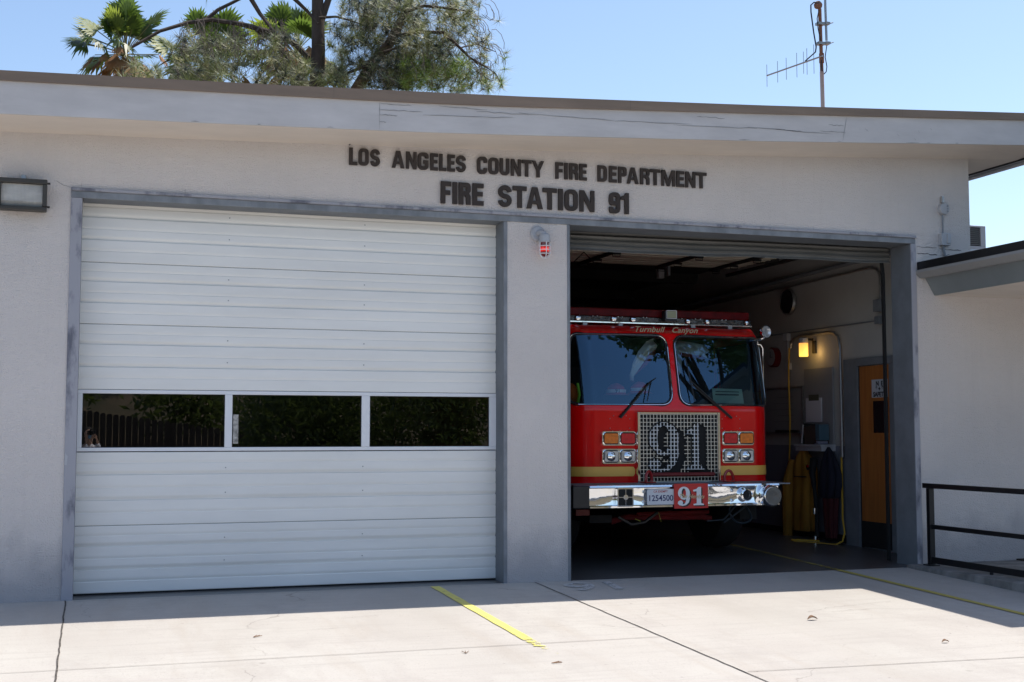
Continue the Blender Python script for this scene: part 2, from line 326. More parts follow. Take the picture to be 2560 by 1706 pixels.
# ------------------------------------------------------------------ ground
def conc_material():
    m = mat('driveway_concrete', (.62, .585, .54), .85); t = m.node_tree; b = t.nodes['Principled BSDF']; L = t.links.new
    tc = t.nodes.new('ShaderNodeTexCoord')
    def noise(scale, st=(1, 1, 1), det=6, rg=.6):
        mp = t.nodes.new('ShaderNodeMapping'); mp.inputs['Scale'].default_value = st
        n = t.nodes.new('ShaderNodeTexNoise'); n.inputs['Scale'].default_value = scale; n.inputs['Detail'].default_value = det; n.inputs['Roughness'].default_value = rg
        L(tc.outputs['Object'], mp.inputs[0]); L(mp.outputs[0], n.inputs['Vector']); return n.outputs['Fac']
    def mr(v, a, c, d, e):
        k = t.nodes.new('ShaderNodeMapRange'); k.inputs[1].default_value = a; k.inputs[2].default_value = c
        k.inputs[3].default_value = d; k.inputs[4].default_value = e; L(v, k.inputs[0]); return k.outputs[0]
    def mix(f, a, c):
        x = t.nodes.new('ShaderNodeMix'); x.data_type = 'RGBA'; L(f, x.inputs[0])
        for i, q in ((6, a), (7, c)):
            if isinstance(q, tuple): x.inputs[i].default_value = (*q, 1)
            else: L(q, x.inputs[i])
        return x.outputs[2]
    base = (.455, .435, .40)
    c = mix(mr(noise(.55), .4, .68, 0, 1), base, (.43, .40, .37))
    c = mix(mr(noise(1.6, (1, .5, 1), 8, .7), .50, .72, 0, .75), c, (.36, .33, .305))
    c = mix(mr(noise(1.1, (2.6, .35, 1), 6), .56, .74, 0, .6), c, (.38, .335, .29))
    c = mix(mr(noise(5, (.22, 2.6, 1), 8, .75), .50, .70, 0, .75), c, (.37, .345, .32))
    c = mix(mr(noise(60, (1, 1, 1), 3), .58, .74, 0, .55), c, (.26, .235, .22))
    c = mix(mr(noise(14, (1, 1, 1), 2), .72, .78, 0, .7), c, (.23, .20, .185))
    sx = t.nodes.new('ShaderNodeSeparateXYZ'); L(tc.outputs['Object'], sx.inputs[0])
    for xc_, wd_ in ((5.35, .28), (7.2, .30), (1.2, .26), (3.0, .24)):      # tyre tracks worn into the slab
        a_ = t.nodes.new('ShaderNodeMath'); a_.operation = 'SUBTRACT'; L(sx.outputs[0], a_.inputs[0]); a_.inputs[1].default_value = xc_
        b_ = t.nodes.new('ShaderNodeMath'); b_.operation = 'ABSOLUTE'; L(a_.outputs[0], b_.inputs[0])
        g_ = mr(b_.outputs[0], 0, wd_, .42, 0); m_ = t.nodes.new('ShaderNodeMath'); m_.operation = 'MULTIPLY'; L(g_, m_.inputs[0]); L(mr(noise(2.0, (1.5, .3, 1), 7, .7), .38, .66, 0, 1), m_.inputs[1])
        c = mix(m_.outputs[0], c, (.36, .325, .28))
    v_ = t.nodes.new('ShaderNodeTexVoronoi'); v_.feature = 'DISTANCE_TO_EDGE'; v_.inputs['Scale'].default_value = .32; wv_ = t.nodes.new('ShaderNodeMapping'); L(tc.outputs['Object'], wv_.inputs[0])
    nn_ = t.nodes.new('ShaderNodeTexNoise'); nn_.inputs['Scale'].default_value = 1.8; nn_.inputs['Detail'].default_value = 8; L(tc.outputs['Object'], nn_.inputs['Vector'])
    vm_ = t.nodes.new('ShaderNodeVectorMath'); vm_.operation = 'MULTIPLY_ADD'; L(nn_.outputs['Color'], vm_.inputs[0]); vm_.inputs[1].default_value = (.7, .7, 0); L(tc.outputs['Object'], vm_.inputs[2]); L(vm_.outputs[0], v_.inputs['Vector'])
    ck_ = t.nodes.new('ShaderNodeMath'); ck_.operation = 'MULTIPLY'; L(mr(v_.outputs['Distance'], 0, .0022, .55, 0), ck_.inputs[0]); L(mr(noise(.8), .50, .60, 0, 1), ck_.inputs[1])
    c = mix(ck_.outputs[0], c, (.16, .14, .125))
    vo_ = t.nodes.new('ShaderNodeTexVoronoi'); vo_.inputs['Scale'].default_value = 2.3; L(tc.outputs['Object'], vo_.inputs['Vector'])
    dr_ = t.nodes.new('ShaderNodeMath'); dr_.operation = 'MULTIPLY'; L(mr(vo_.outputs['Distance'], .02, .07, .5, 0), dr_.inputs[0]); L(mr(noise(.9, (1, 1, 1), 3), .50, .60, 0, 1), dr_.inputs[1])
    c = mix(dr_.outputs[0], c, (.20, .18, .16))
    c = mix(mr(noise(.35, (1.4, .8, 1), 4), .50, .68, 0, .55), c, (.37, .345, .315))
    L(c, b.inputs['Base Color'])
    bp = t.nodes.new('ShaderNodeBump'); bp.inputs['Distance'].default_value = .004; bp.inputs['Strength'].default_value = .6
    L(noise(70, (1, 1, 1), 4), bp.inputs['Height']); L(bp.outputs[0], b.inputs['Normal'])
    return m
M_CONC = conc_material()
def sheet(name, xs, ys, dz, mt, zf=gz):
    mb = MB()
    nx, ny = len(xs), len(ys)
    mb.add([(x, y, zf(y) + dz) for y in ys for x in xs], [(j * nx + i, j * nx + i + 1, (j + 1) * nx + i + 1, (j + 1) * nx + i) for j in range(ny - 1) for i in range(nx - 1)])
    o = mb.build(name, mt); tag(o, kind='structure'); return o
M_EARTH = mat('dry_earth', (.13, .095, .06), .95, col2=(.03, .035, .015), vscale=.5)
sheet('ground', [-400, -40, 0, 40, 400], [-400, -60, -14, 0, 3, 400], -.03, M_EARTH)
sheet('driveway', [-12, 0, 30], [-14.0, -8, -4, 0.0], 0.0, M_CONC)
sheet('road', [-200, 200], [-23.5, -14.2], -.01, mat('asphalt', (.06, .06, .062), .9, vary=.3, vscale=2))
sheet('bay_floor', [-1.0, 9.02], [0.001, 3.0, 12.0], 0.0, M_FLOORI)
# expansion joints (thin dark grooves filled with dirt)
def strip(pts, wd, dz, mt, name, jit=0.0, n=1, kind='structure', parent=None):
    """flat ribbon on the sloping ground along a polyline"""
    P = []
    for a, b in zip(pts[:-1], pts[1:]):
        for i in range(n): u = i / n; P.append((a[0] + (b[0] - a[0]) * u + random.uniform(-jit, jit), a[1] + (b[1] - a[1]) * u + random.uniform(-jit, jit)))
    P.append(pts[-1]); vs = []; fs = []
    for i, p in enumerate(P):
        a = Vector(P[max(0, i - 1)]); b = Vector(P[min(len(P) - 1, i + 1)]); d = (b - a).normalized(); nn = Vector((-d.y, d.x)) * wd * random.uniform(1 - min(.5, jit * 60), 1) / 2
        for q in (Vector(p) + nn, Vector(p) - nn): vs.append((q.x, q.y, gz(q.y) + dz))
    for i in range(len(P) - 1): fs.append((2 * i, 2 * i + 1, 2 * i + 3, 2 * i + 2))
    o = MB().add(vs, fs).build(name, mt); tag(o, kind=kind); return o
M_JOINT = mat('joint_dirt', (.13, .115, .10), .95, vary=.75, vscale=15)
M_JOINT2 = mat('joint_dirt_pale', (.24, .215, .19), .95, vary=.4, vscale=12)
strip([(.145, -.02), (.165, -14)], .013, .004, M_JOINT, 'driveway_joint', .004, 120)
strip([(4.29, -.02), (4.315, -14)], .013, .004, M_JOINT, 'driveway_joint', .004, 120)
strip([(-12, -2.80), (4.30, -2.80)], .007, .0045, M_JOINT2, 'driveway_joint', .004, 120)
strip([(4.32, -4.02), (9.5, -4.30)], .008, .0045, M_JOINT2, 'driveway_joint', .003, 40)
strip([(.2, -.10), (4.0, -.09)], .006, .0045, M_JOINT2, 'driveway_joint', .002, 40)
for pts in ([(5.9, -2.15), (6.2, -2.0), (6.45, -1.95), (6.9, -1.85)], [(6.1, -2.2), (6.5, -2.15), (7.0, -2.3)], [(2.2, -1.45), (2.35, -1.42), (2.5, -1.40)]):
    strip(pts, .004, .005, M_JOINT2, 'driveway_crack', .012, 8)
def paint_material(name, col, amt, fadey=None):
    m = mat(name, col, .7, spec=.3); t = m.node_tree; b = t.nodes['Principled BSDF']; L = t.links.new
    tc = t.nodes.new('ShaderNodeTexCoord'); n = t.nodes.new('ShaderNodeTexNoise'); n.inputs['Scale'].default_value = 14; n.inputs['Detail'].default_value = 8; n.inputs['Roughness'].default_value = .75
    L(tc.outputs['Object'], n.inputs['Vector']); v = n.outputs['Fac']
    if fadey:
        sx = t.nodes.new('ShaderNodeSeparateXYZ'); L(tc.outputs['Object'], sx.inputs[0])
        k = t.nodes.new('ShaderNodeMapRange'); k.inputs[1].default_value = fadey[0]; k.inputs[2].default_value = fadey[1]; k.inputs[3].default_value = 0; k.inputs[4].default_value = .32
        L(sx.outputs[1], k.inputs[0]); ad = t.nodes.new('ShaderNodeMath'); ad.operation = 'SUBTRACT'; L(v, ad.inputs[0]); L(k.outputs[0], ad.inputs[1]); v = ad.outputs[0]
    g = t.nodes.new('ShaderNodeMapRange'); g.inputs[1].default_value = amt - .03; g.inputs[2].default_value = amt + .03; L(v, g.inputs[0])
    tr = t.nodes.new('ShaderNodeBsdfTransparent'); mx = t.nodes.new('ShaderNodeMixShader'); o = t.nodes['Material Output']
    L(g.outputs[0], mx.inputs[0]); L(tr.outputs[0], mx.inputs[1]); L(b.outputs[0], mx.inputs[2]); L(mx.outputs[0], o.inputs[0]); return m
M_YEL = paint_material('yellow_line_paint', (.66, .60, .17), .37, (-2.3, -3.4))
M_YEL2 = paint_material('yellow_line_paint_worn', (.46, .38, .10), .33)
strip([(3.315, -.05), (3.315, -3.25)], .088, .006, M_YEL, 'painted_line', .002, 20)
strip([(7.565, -.02), (7.57, -4.6)], .075, .006, M_YEL2, 'painted_line', .001, 14)
strip([(7.55, 4.2), (7.565, -.02)], .07, .006, paint_material('yellow_line_paint_scuffed_shaded', (.30, .24, .07), .47), 'painted_line', .001, 14)  # scuffed stretch; its yellow is darkened to paint in the bay's shade
me = text_mesh('faded_marking', '91', .62, .0005, .012, .1, 1.0); me.transform(Matrix.Translation((4.74, -.42, gz(-.42) + .006)) @ Matrix.Rotation(math.atan(.0298), 4, 'X'))
me.materials.clear(); me.materials.append(paint_material('faded_white_paint', (.50, .50, .50), .44)); o = bpy.data.objects.new('painted_number', me); COL.objects.link(o); tag(o, kind='structure')

# dry leaves lying on the driveway
M_LEAF = mat('dry_leaf', (.22, .12, .06), .8, vary=.3, vscale=30)
for (x, y, sc, lab) in ((5.74, -2.48, .045, 'brown curled dry leaf on the sunlit concrete in front of the open bay'), (6.17, -3.55, .03, 'small brown dry leaf nearest the bottom right of the sunlit concrete')):
    vs = []; fs = []
    for i in range(7):
        u = i / 6; hw = sc * .45 * math.sin(math.pi * (u * .9 + .05)); cz = sc * .35 * math.sin(math.pi * u)
        vs += [(x - sc + 2 * sc * u, y - hw, gz(y) + .008 + cz + hw * .5), (x - sc + 2 * sc * u, y, gz(y) + .006 + cz), (x - sc + 2 * sc * u, y + hw, gz(y) + .008 + cz + hw * .7)]
    for i in range(6): fs += [(3 * i, 3 * i + 1, 3 * i + 4, 3 * i + 3), (3 * i + 1, 3 * i + 2, 3 * i + 5, 3 * i + 4)]
    o = MB().add(vs, fs).build('dry_leaf', M_LEAF, smooth=True); tag(o, lab, 'leaf')
for i, (x, y, a) in enumerate(((1.45, -2.05, .4), (3.2, -3.45, -.3), (2.75, -3.0, 1.0))):
    mb = MB()
    for k in range(3): mb.tube([(x, y, gz(y) + .007), (x + .07 * math.cos(a + k * .35), y + .07 * math.sin(a + k * .35), gz(y) + .010)], .0022, 4)
    o = mb.build('pine_needle_cluster', M_LEAF); tag(o, ('brown pine needle scrap on the concrete left of the yellow line, farthest from the camera', 'brown pine needle scrap on the bottom edge of the concrete near the faded yellow line', 'brown pine needle scrap on the concrete between the door and the bottom of the photo')[i], 'dry needles', 'needle scraps on the driveway')

# ------------------------------------------------------------------ main building
B = empty('fire_station', (4.5, 0, 0), 'single storey grey stucco fire station with a sloping flat roof and two engine bays', 'fire station')
def lerp(tab, x):
    if x <= tab[0][0]: a, b = tab[0], tab[1]
    elif x >= tab[-1][0]: a, b = tab[-2], tab[-1]
    else:
        for a, b in zip(tab[:-1], tab[1:]):
            if a[0] <= x <= b[0]: break
    return a[1] + (b[1] - a[1]) * (x - a[0]) / (b[0] - a[0])
WT = [(-.47, 3.925), (1.5, 3.988), (3.75, 4.075), (6.285, 4.189), (9.27, 4.360)]
FB = [(-.435, 3.951), (1.126, 3.998), (2.896, 4.057), (3.811, 4.097), (6.431, 4.23), (9.558, 4.417)]
CB = [(-.442, 4.218), (2.844, 4.312), (3.811, 4.352), (6.4, 4.495), (9.573, 4.679)]
CT = [(-.444, 4.299), (1.619, 4.366), (3.965, 4.457), (6.437, 4.579), (9.576, 4.756)]
XS = [-6 + i * .5 for i in range(31)] + [9.29]
XR = [-6.5, -6 + 0] + [-5.5 + i * .5 for i in range(31)] + [10.06]
XR = sorted(set(round(x, 3) for x in XR))
wb = MB()
T = .33
wb.box(-6, .15, 0, T, -.4, 3.45); wb.box(4.0, 4.645, 0, T, -.4, 3.45); wb.box(8.55, 9.29, 0, T, -.4, 3.45)
vs = []; fs = []
for i, x in enumerate(XS):
    zt = lerp(FB, x) + .02; vs += [(x, 0, 3.45), (x, T, 3.45), (x, T, zt), (x, 0, zt)]
n = len(XS)
for i in range(n - 1):
    for j in range(4): fs.append((i * 4 + j, i * 4 + (j + 1) % 4, (i + 1) * 4 + (j + 1) % 4, (i + 1) * 4 + j))
fs += [(0, 1, 2, 3), ((n - 1) * 4, (n - 1) * 4 + 3, (n - 1) * 4 + 2, (n - 1) * 4 + 1)]
wb.add(vs, fs)
wb.box(9.02, 9.29, T, 12.3, -.4, 4.42)                   # side wall of the bay
wb.box(-1.3, -1.0, T, 12.3, -.4, 3.9); wb.box(-1.0, 9.02, 12.0, 12.3, -.4, 3.95)
wall = wb.build('wall', M_WALL, B)
# soffit, fascia, roof edge, roof
def band(name, mt, prof, xs=XR, thick_dir=None, parent=B):
    """prof: function x -> list of (y,z) closed cross-section"""
    vs = []; fs = []; k = len(prof(0))
    for x in xs: vs += [(x, y, z) for y, z in prof(x)]
    for i in range(len(xs) - 1):
        for j in range(k): fs.append((i * k + j, i * k + (j + 1) % k, (i + 1) * k + (j + 1) % k, (i + 1) * k + j))
    m_ = (len(xs) - 1) * k
    fs += [tuple(range(k))[::-1], tuple(m_ + j for j in range(k))]
    return MB().add(vs, fs).build(name, mt, parent)
D = .55
band('soffit', M_SOFF, lambda x: [(-D + .022, lerp(FB, x) + .012), (-.001, lerp(WT, x) + .002), (2.5, lerp(WT, x) + .004), (12.6, lerp(WT, x) + .004), (12.6, lerp(WT, x) + .05), (-D + .022, lerp(FB, x) + .05)])
band('fascia', M_FASC, lambda x: [(-D, lerp(FB, x)), (-D + .02, lerp(FB, x)), (-D + .02, lerp(CB, x) + .02), (-D, lerp(CB, x) + .02)])
band('roof_edge', M_CAP, lambda x: [(-D - .022, lerp(CB, x)), (-D - .002, lerp(CB, x)), (-D + .03, lerp(CT, x) - .03), (12.6, lerp(CT, x) - .03), (12.6, lerp(CT, x)), (-D - .022, lerp(CT, x))])
# side rake board of the right roof edge
zr = lerp(WT, 10.0)
MB().box(10.062, 10.10, -D, 12.6, zr - .035, lerp(CT, 10.06) - .01).build('rake_board', M_FASC, B)
MB().box(9.955, 9.985, -D + .03, 12.5, zr - .012, zr + .001).box(10.005, 10.03, -D + .03, 12.5, zr - .012, zr + .001).build('drip_gap', M_BLACKM, B)
MB().box(9.9855, 10.0045, -D + .03, 12.5, zr - .016, zr + .001).box(10.0305, 10.0615, -D + .03, 12.5, zr - .03, zr + .001).build('soffit_trim', M_GREYP, B)
# joints in roof edge and panel joints, cracks in fascia
def ribbon(pts, y, wd, mt, name, parent, jit=.004, n=5, side=-1):
    P = []
    for a, b in zip(pts[:-1], pts[1:]):
        for i in range(n): u = i / n; P.append((a[0] + (b[0] - a[0]) * u, a[1] + (b[1] - a[1]) * u + random.uniform(-jit, jit)))
    P.append(pts[-1]); vs = []; fs = []; k = len(P)
    for i, p in enumerate(P):
        a = Vector(P[max(0, i - 1)]); b = Vector(P[min(k - 1, i + 1)]); d = (b - a).normalized(); nn = Vector((-d.y, d.x)) * wd * random.uniform(.4, 1) / 2 * (0.3 if i in (0, k - 1) else 1)
        for q in (Vector(p) + nn, Vector(p) - nn): vs.append((q.x, y, q.y))
    for i in range(k - 1): fs.append((2 * i, 2 * i + 1, 2 * i + 3, 2 * i + 2))
    return MB().add(vs, fs).build(name, mt, parent)
M_CRK2 = mat('paint_crack_grey', (.30, .29, .285), .9)
yf = -D - .003
def fz(x, u): return lerp(FB, x) + (lerp(CB, x) - lerp(FB, x)) * u      # u 0..1 up the fascia
for (x0, u0, x1, u1) in ((2.66, .93, 2.95, .90), (2.66, .72, 3.05, .70), (2.66, .55, 2.82, .53), (2.66, .30, 2.72, .29), (3.05, .58, 3.9, .62), (3.2, .92, 3.65, .86), (3.55, .80, 4.05, .73),
                         (3.95, .80, 4.9, .60), (4.9, .60, 5.7, .56), (5.5, .52, 6.4, .46), (6.3, .50, 7.25, .30), (5.75, .84, 6.05, .80), (7.1, .42, 7.4, .35), (7.2, .65, 7.38, .63), (6.6, .45, 6.9, .38)):
    ribbon([(x0, fz(x0, u0)), (x1, fz(x1, u1))], yf, .008, M_CRK2, 'paint_crack', B, .005, 9)
for x in (2.66, 7.36): ribbon([(x, fz(x, .03)), (x + (.0 if x < 5 else .05), fz(x, .97))], yf, .006, M_CRK2, 'panel_joint', B, .002, 4)
for x in (2.25, 5.05, 8.05): ribbon([(x, lerp(CB, x) + .002), (x, lerp(CT, x) - .002)], -D - .025, .006, M_CRACK, 'panel_joint', B, 0, 1)
for (x, wd) in ((1.05, .07), (1.6, .03), (2.2, .05), (8.1, .16), (8.35, .05), (6.2, .12), (7.3, .05), (8.7, .04)):
    ribbon([(x, fz(x, .03)), (x + wd, fz(x + wd, .03))], yf, .010, M_CRK2, 'paint_chip', B, .002, 2)
for (x, u) in ((7.62, .55), (7.64, .50), (8.0, .35), (8.25, .5), (8.4, .6), (8.2, .2)):
    ribbon([(x, fz(x, u)), (x + .02, fz(x, u) - .02)], yf, .014, M_CRK2, 'paint_chip', B, .001, 1)
# cracks in stucco at the right corner
for (x0, z0, x1, z1, wd) in ((8.60, 3.369, 8.86, 3.372, .006), (8.89, 3.362, 9.17, 3.352, .010), (8.60, 3.296, 8.76, 3.300, .009), (8.75, 3.298, 8.86, 3.292, .018), (8.90, 3.290, 9.02, 3.300, .010)):
    ribbon([(x0, z0), (x1, z1)], -.003, wd, M_CRACK, 'stucco_crack', B, .005, 6)
for x in (.19, 1.05, 1.78, 2.75, 3.72, 4.75, 5.62, 6.55, 7.35, 7.98, 8.50): ribbon([(x, 3.487), (x, 3.53)], -.003, .004, M_CRACK, 'stucco_crack', B, 0, 1)
ribbon([(-.02, 3.54), (.05, 3.50), (.11, 3.487)], -.003, .003, M_CRACK, 'stucco_crack', B, .004, 4)
MB().tube([(2.5, .0, 4.033), (2.5, -.03, 4.030)], .008, 6).build('bolt', M_CRACK, B)

# ------------------------------------------------------------------ door frame (steel channels)
fr = MB()
fr.m(M_JAMB).box(.107, 8.58, -.032, 0, 3.459, 3.484)          # drip lip
fr.m(M_STEEL).box(.107, 8.58, -.012, .004, 3.40, 3.4588)      # face
fr.m(M_STEELD).box(.205, 3.985, .005, T, 3.399, 3.449).box(4.66, 8.522, .005, T, 3.399, 3.449)
fr.build('head_trim', M_STEEL, B, bevel=.003)
jl = MB(); jl.m(M_JAMB).box(.107, .200, -.012, -.0005, -.05, 3.399); jl.m(M_STEELD).box(.151, .2, 0, .236, -.05, 3.3985); jl.build('door_jamb', None, B, bevel=.004)
jm = MB(); jm.m(M_STEEL).box(3.986, 4.022, -.006, -.0005, -.05, 3.3985); jm.m(M_STEELD).box(3.984, 3.9995, 0, T, -.05, 3.3985); jm.build('door_jamb', None, B, bevel=.002)
jm = MB(); jm.m(M_STEEL).box(4.628, 4.652, -.006, -.0005, -.02, 3.3985); jm.m(M_STEELD).box(4.6455, 4.66, 0, T, -.02, 3.3985); jm.build('door_jamb', None, B, bevel=.002)
jr = MB(); jr.m(M_JAMB).box(8.522, 8.585, -.014, -.0005, -.05, 3.3985); jr.m(M_STEELD).box(8.522, 8.549, 0, T + .02, -.05, 3.3985); jr.build('door_jamb', None, B, bevel=.004)

# ------------------------------------------------------------------ closed garage door
G = empty('garage_door', (2.1, .23, 0)); G.parent = B; G.matrix_parent_inverse = Matrix.Translation(B.location).inverted(); tag(G, 'closed white ribbed sectional door with a row of three windows')
YD = .238
seams = [.022, .598, 1.232, 1.775, 2.345, 2.886, 3.46]
def door_section(z0, z1, parent, plain=False, x0=.195, x1=3.992):
    h = z1 - z0; P = [(z0, .035), (z0, .004), (z0 + .006, 0)]
    def groove(z, d, wdt):  # sloped upper face, sharp ledge below
        return [(z, 0), (z + .003, d), (z + wdt, d * .15), (z + wdt + .012, 0)]
    for u, d, wdt in ((.165, .007, .022), (.335, .019, .030), (.50, .007, .022), (.68, .019, .030), (.84, .007, .022)):
        P += groove(z0 + u * h, d, wdt)
    P += [(z1 - .010, 0), (z1 - .004, .004), (z1 - .004, .035)]
    vs = []; fs = []
    for x in (x0, x1): vs += [(x, YD + d, z) for z, d in P]
    k = len(P)
    for j in range(k): fs.append((j, (j + 1) % k, k + (j + 1) % k, k + j))
    fs += [tuple(range(k)), tuple(k + j for j in range(k))[::-1]]
    return MB().add(vs, fs).build('door_panel', M_DOOR, parent)
for i in range(6):
    if i == 2: continue
    door_section(seams[i], seams[i + 1], G)
for i in range(1, 6): MB().box(.2, 3.985, YD + .012, YD + .04, seams[i] - .009, seams[i] + .006).build('panel_seal', M_BLACKM, G)
MB().box(.2, 3.985, YD + .004, YD + .03, -.02, .0215).build('bottom_seal', M_BLACKM, G)
for x in (1.46, 2.70):
    for i in (0, 1, 3, 4, 5):
        for u in (.345, .69): MB().lathe([(.007, 0), (.004, .004)], (x, YD + .001, seams[i] + (seams[i + 1] - seams[i]) * u + .052), (0, -1, 0), 8).build('rivet', M_GALV, G)
MB().box(1.520, 1.566, YD + .006, YD + .0095, 1.300, 1.560).build('window_sticker', mat('silvery_notice', (.62, .60, .56), .6, vary=.7, vscale=22), G)
# window section
wf = MB()
x0, x1, z0, z1 = .197, 3.99, 1.232, 1.775
wx = [(.238, 1.445), (1.510, 2.683), (2.760, 3.918)]
zw0, zw1 = 1.268, 1.738
wf.box(x0, x1, YD - .006, YD + .03, z0 + .004, zw0); wf.box(x0, x1, YD - .006, YD + .03, zw1, z1 - .004)
for a, b in ((x0, .238), (1.445, 1.510), (2.683, 2.760), (3.918, x1)): wf.box(a, b, YD - .008, YD + .028, zw0 + .0005, zw1 - .0005)
wf.build('window_frame', M_DOORFR, G, bevel=.004)
M_GLD = glass('garage_window_glass', (.50, .53, .52), 1.5, 0.0, 2.6)
for a, b in wx:
    MB().quad((a, YD + .012, zw0), (b, YD + .012, zw0), (b, YD + .012, zw1), (a, YD + .012, zw1)).build('window_pane', M_GLD, G)
    gk = MB(); q = .006
    gk.box(a + .0005, b - .0005, YD + .002, YD + .011, zw0 + .0005, zw0 + q).box(a + .0005, b - .0005, YD + .002, YD + .011, zw1 - q, zw1 - .0005).box(a + .0005, a + q, YD + .002, YD + .011, zw0 + q, zw1 - q).box(b - q, b - .0005, YD + .002, YD + .011, zw0 + q, zw1 - q)
    gk.build('window_gasket', M_SEAL, G)
# torn notice stuck to the frame on the left jamb and stickers
MB().quad((.108, -.0145, 1.13), (.128, -.0145, 1.125), (.133, -.0145, 1.20), (.112, -.0145, 1.23)).build('torn_sticker', M_GREYP, B)

# ------------------------------------------------------------------ raised garage door
G2 = empty('garage_door', (6.6, .3, 3.3)); G2.parent = B; G2.matrix_parent_inverse = Matrix.Translation(B.location).inverted(); tag(G2, 'raised ribbed door folded back under the ceiling above the fire engine')
M_DOORIN = mat('door_inner_face', (.85, .80, .68), .55, vary=.2, vscale=3, stretch=(1, 3, 1))
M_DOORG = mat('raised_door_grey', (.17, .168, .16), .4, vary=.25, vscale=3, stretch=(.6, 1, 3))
path = [(.36, 3.20), (.365, 3.27), (.38, 3.34), (.43, 3.42), (.52, 3.50), (.66, 3.57), (.85, 3.60)]
# ribbed exterior along the curve
P = []
for a, b in zip(path[:-1], path[1:]):
    a = Vector(a); b = Vector(b); L_ = (b - a).length; k = max(2, int(L_ / .010)); nn = Vector((-(b - a).y, (b - a).x)).normalized()
    for i in range(k):
        p = a + (b - a) * i / k; P.append(p)
acc = 0; Q = []
for i, p in enumerate(P):
    d = (P[min(i + 1, len(P) - 1)] - P[max(0, i - 1)]).normalized(); nn = Vector((-d.y, d.x)); ph = (i % 5); off = (.020, .018, .004, 0, 0)[ph]
    Q.append(p - nn * off * -1)
vs = []; fs = []; NX = 24
for ix in range(NX + 1):
    x = 4.665 + (8.515 - 4.665) * ix / NX
    wob = .004 * math.sin(ix * 1.1) + .006 * math.sin(ix * .45 + 1); zz = .035 * (ix / NX)
    for p in Q: vs.append((x, p[0], p[1] + zz + wob * (1 - min(1, (p[1] - 3.2) / .2))))
k = len(Q)
for ix in range(NX):
    for j in range(k - 1): fs.append((ix * k + j, ix * k + j + 1, (ix + 1) * k + j + 1, (ix + 1) * k + j))
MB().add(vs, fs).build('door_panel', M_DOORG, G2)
for i, (ya, yb) in enumerate(((.87, 1.42), (1.43, 2.0), (2.01, 2.58), (2.59, 3.16), (3.17, 3.85))):
    mb = MB(); mb.box(4.68, 8.50, ya, yb, 3.60, 3.64)
    for q in (.25, .5, .75): mb.box(4.68, 8.50, ya + (yb - ya) * q - .01, ya + (yb - ya) * q + .01, 3.592, 3.5995)
    mb.build('door_panel', M_DOORIN, G2)
for x in (5.05, 6.25, 7.35, 8.15):
    mb = MB(); mb.box(x - .02, x + .02, .9, 3.85, 3.555, 3.5915)
    for y in (1.42, 2.0, 2.6, 3.2, 3.7): mb.box(x - .05, x + .05, y - .03, y + .03, 3.535, 3.5545); mb.tube([(x - .05, y, 3.54), (x - .05, y, 3.51), (x + .05, y, 3.51), (x + .05, y, 3.54)], .005, 5)
    mb.build('strut', M_BLACKM, G2)
MB().tube([(5.95, 2.9, 3.59), (5.85, 3.0, 3.47), (5.75, 3.2, 3.42)], .006, 5).tube([(5.95, 2.9, 3.59), (6.1, 3.0, 3.50), (6.2, 3.1, 3.44)], .006, 5).build('pull_cable', M_BLACKM, G2)
for x in (4.70, 8.47):
    tr = MB(); tr.box(x - .012, x + .012, .40, .44, 0.03, 3.1); tr.tube([(x, .42, 3.1), (x, .45, 3.3), (x, .55, 3.42), (x, .72, 3.5), (x, .95, 3.53), (x, 4.0, 3.53)], .024, 6)
    tr.build('door_track', M_BLACKM, G2)

# ------------------------------------------------------------------ bay interior
inn = MB()
inn.quad((9.017, T + .001, 1.235), (9.017, 12, 1.235), (9.017, 12, 3.98), (9.017, T + .001, 3.98))
inn.build('interior_wall', M_WINT, B)
dd = MB(); dd.box(9.010, 9.018, T + .001, 12, .0, 1.235); dd.build('wall_dado', M_DADO, B)
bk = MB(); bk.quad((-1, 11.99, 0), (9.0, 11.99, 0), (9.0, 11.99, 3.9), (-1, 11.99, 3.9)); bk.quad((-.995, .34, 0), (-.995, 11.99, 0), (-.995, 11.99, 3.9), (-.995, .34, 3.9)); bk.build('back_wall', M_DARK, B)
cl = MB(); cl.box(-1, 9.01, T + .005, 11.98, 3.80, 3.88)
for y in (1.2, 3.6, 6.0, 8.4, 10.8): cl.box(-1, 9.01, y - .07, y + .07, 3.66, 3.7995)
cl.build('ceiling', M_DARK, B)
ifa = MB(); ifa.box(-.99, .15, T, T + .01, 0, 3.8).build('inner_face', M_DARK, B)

XI = 9.008
# interior side door (orange)
DR = empty('side_door', (XI, 1.4, 0)); DR.parent = B; DR.matrix_parent_inverse = Matrix.Translation(B.location).inverted(); tag(DR, 'orange wooden side door in a grey steel frame inside the open bay')
fm = MB(); fm.box(XI - .045, XI, 1.70, 1.985, 0.04, 2.28).box(XI - .0455, XI, .92, 1.6995, 2.19, 2.28).box(XI - .046, XI, .92, 1.06, .04, 2.1895)
fm.build('door_frame', M_STEELD, DR, bevel=.004)
M_ORW = mat('orange_wood', (.42, .155, .035), .5, col2=(.30, .10, .025), vscale=3, stretch=(1, 8, .5))
MB().box(XI - .022, XI, 1.07, 1.675, .36, 2.18).build('door_leaf', M_ORW, DR)
MB().box(XI - .030, XI - .0225, 1.07, 1.675, .06, .36).build('kick_plate', M_BLACKM, DR)
MB().box(XI - .020, XI, 1.675, 1.70, .05, 2.185).build('door_gap', M_BLACKM, DR)
sg = MB().box(XI - .027, XI - .0225, 1.115, 1.425, 1.805, 2.015).build('door_notice', mat('notice_grey', (.42, .45, .50), .7), DR)
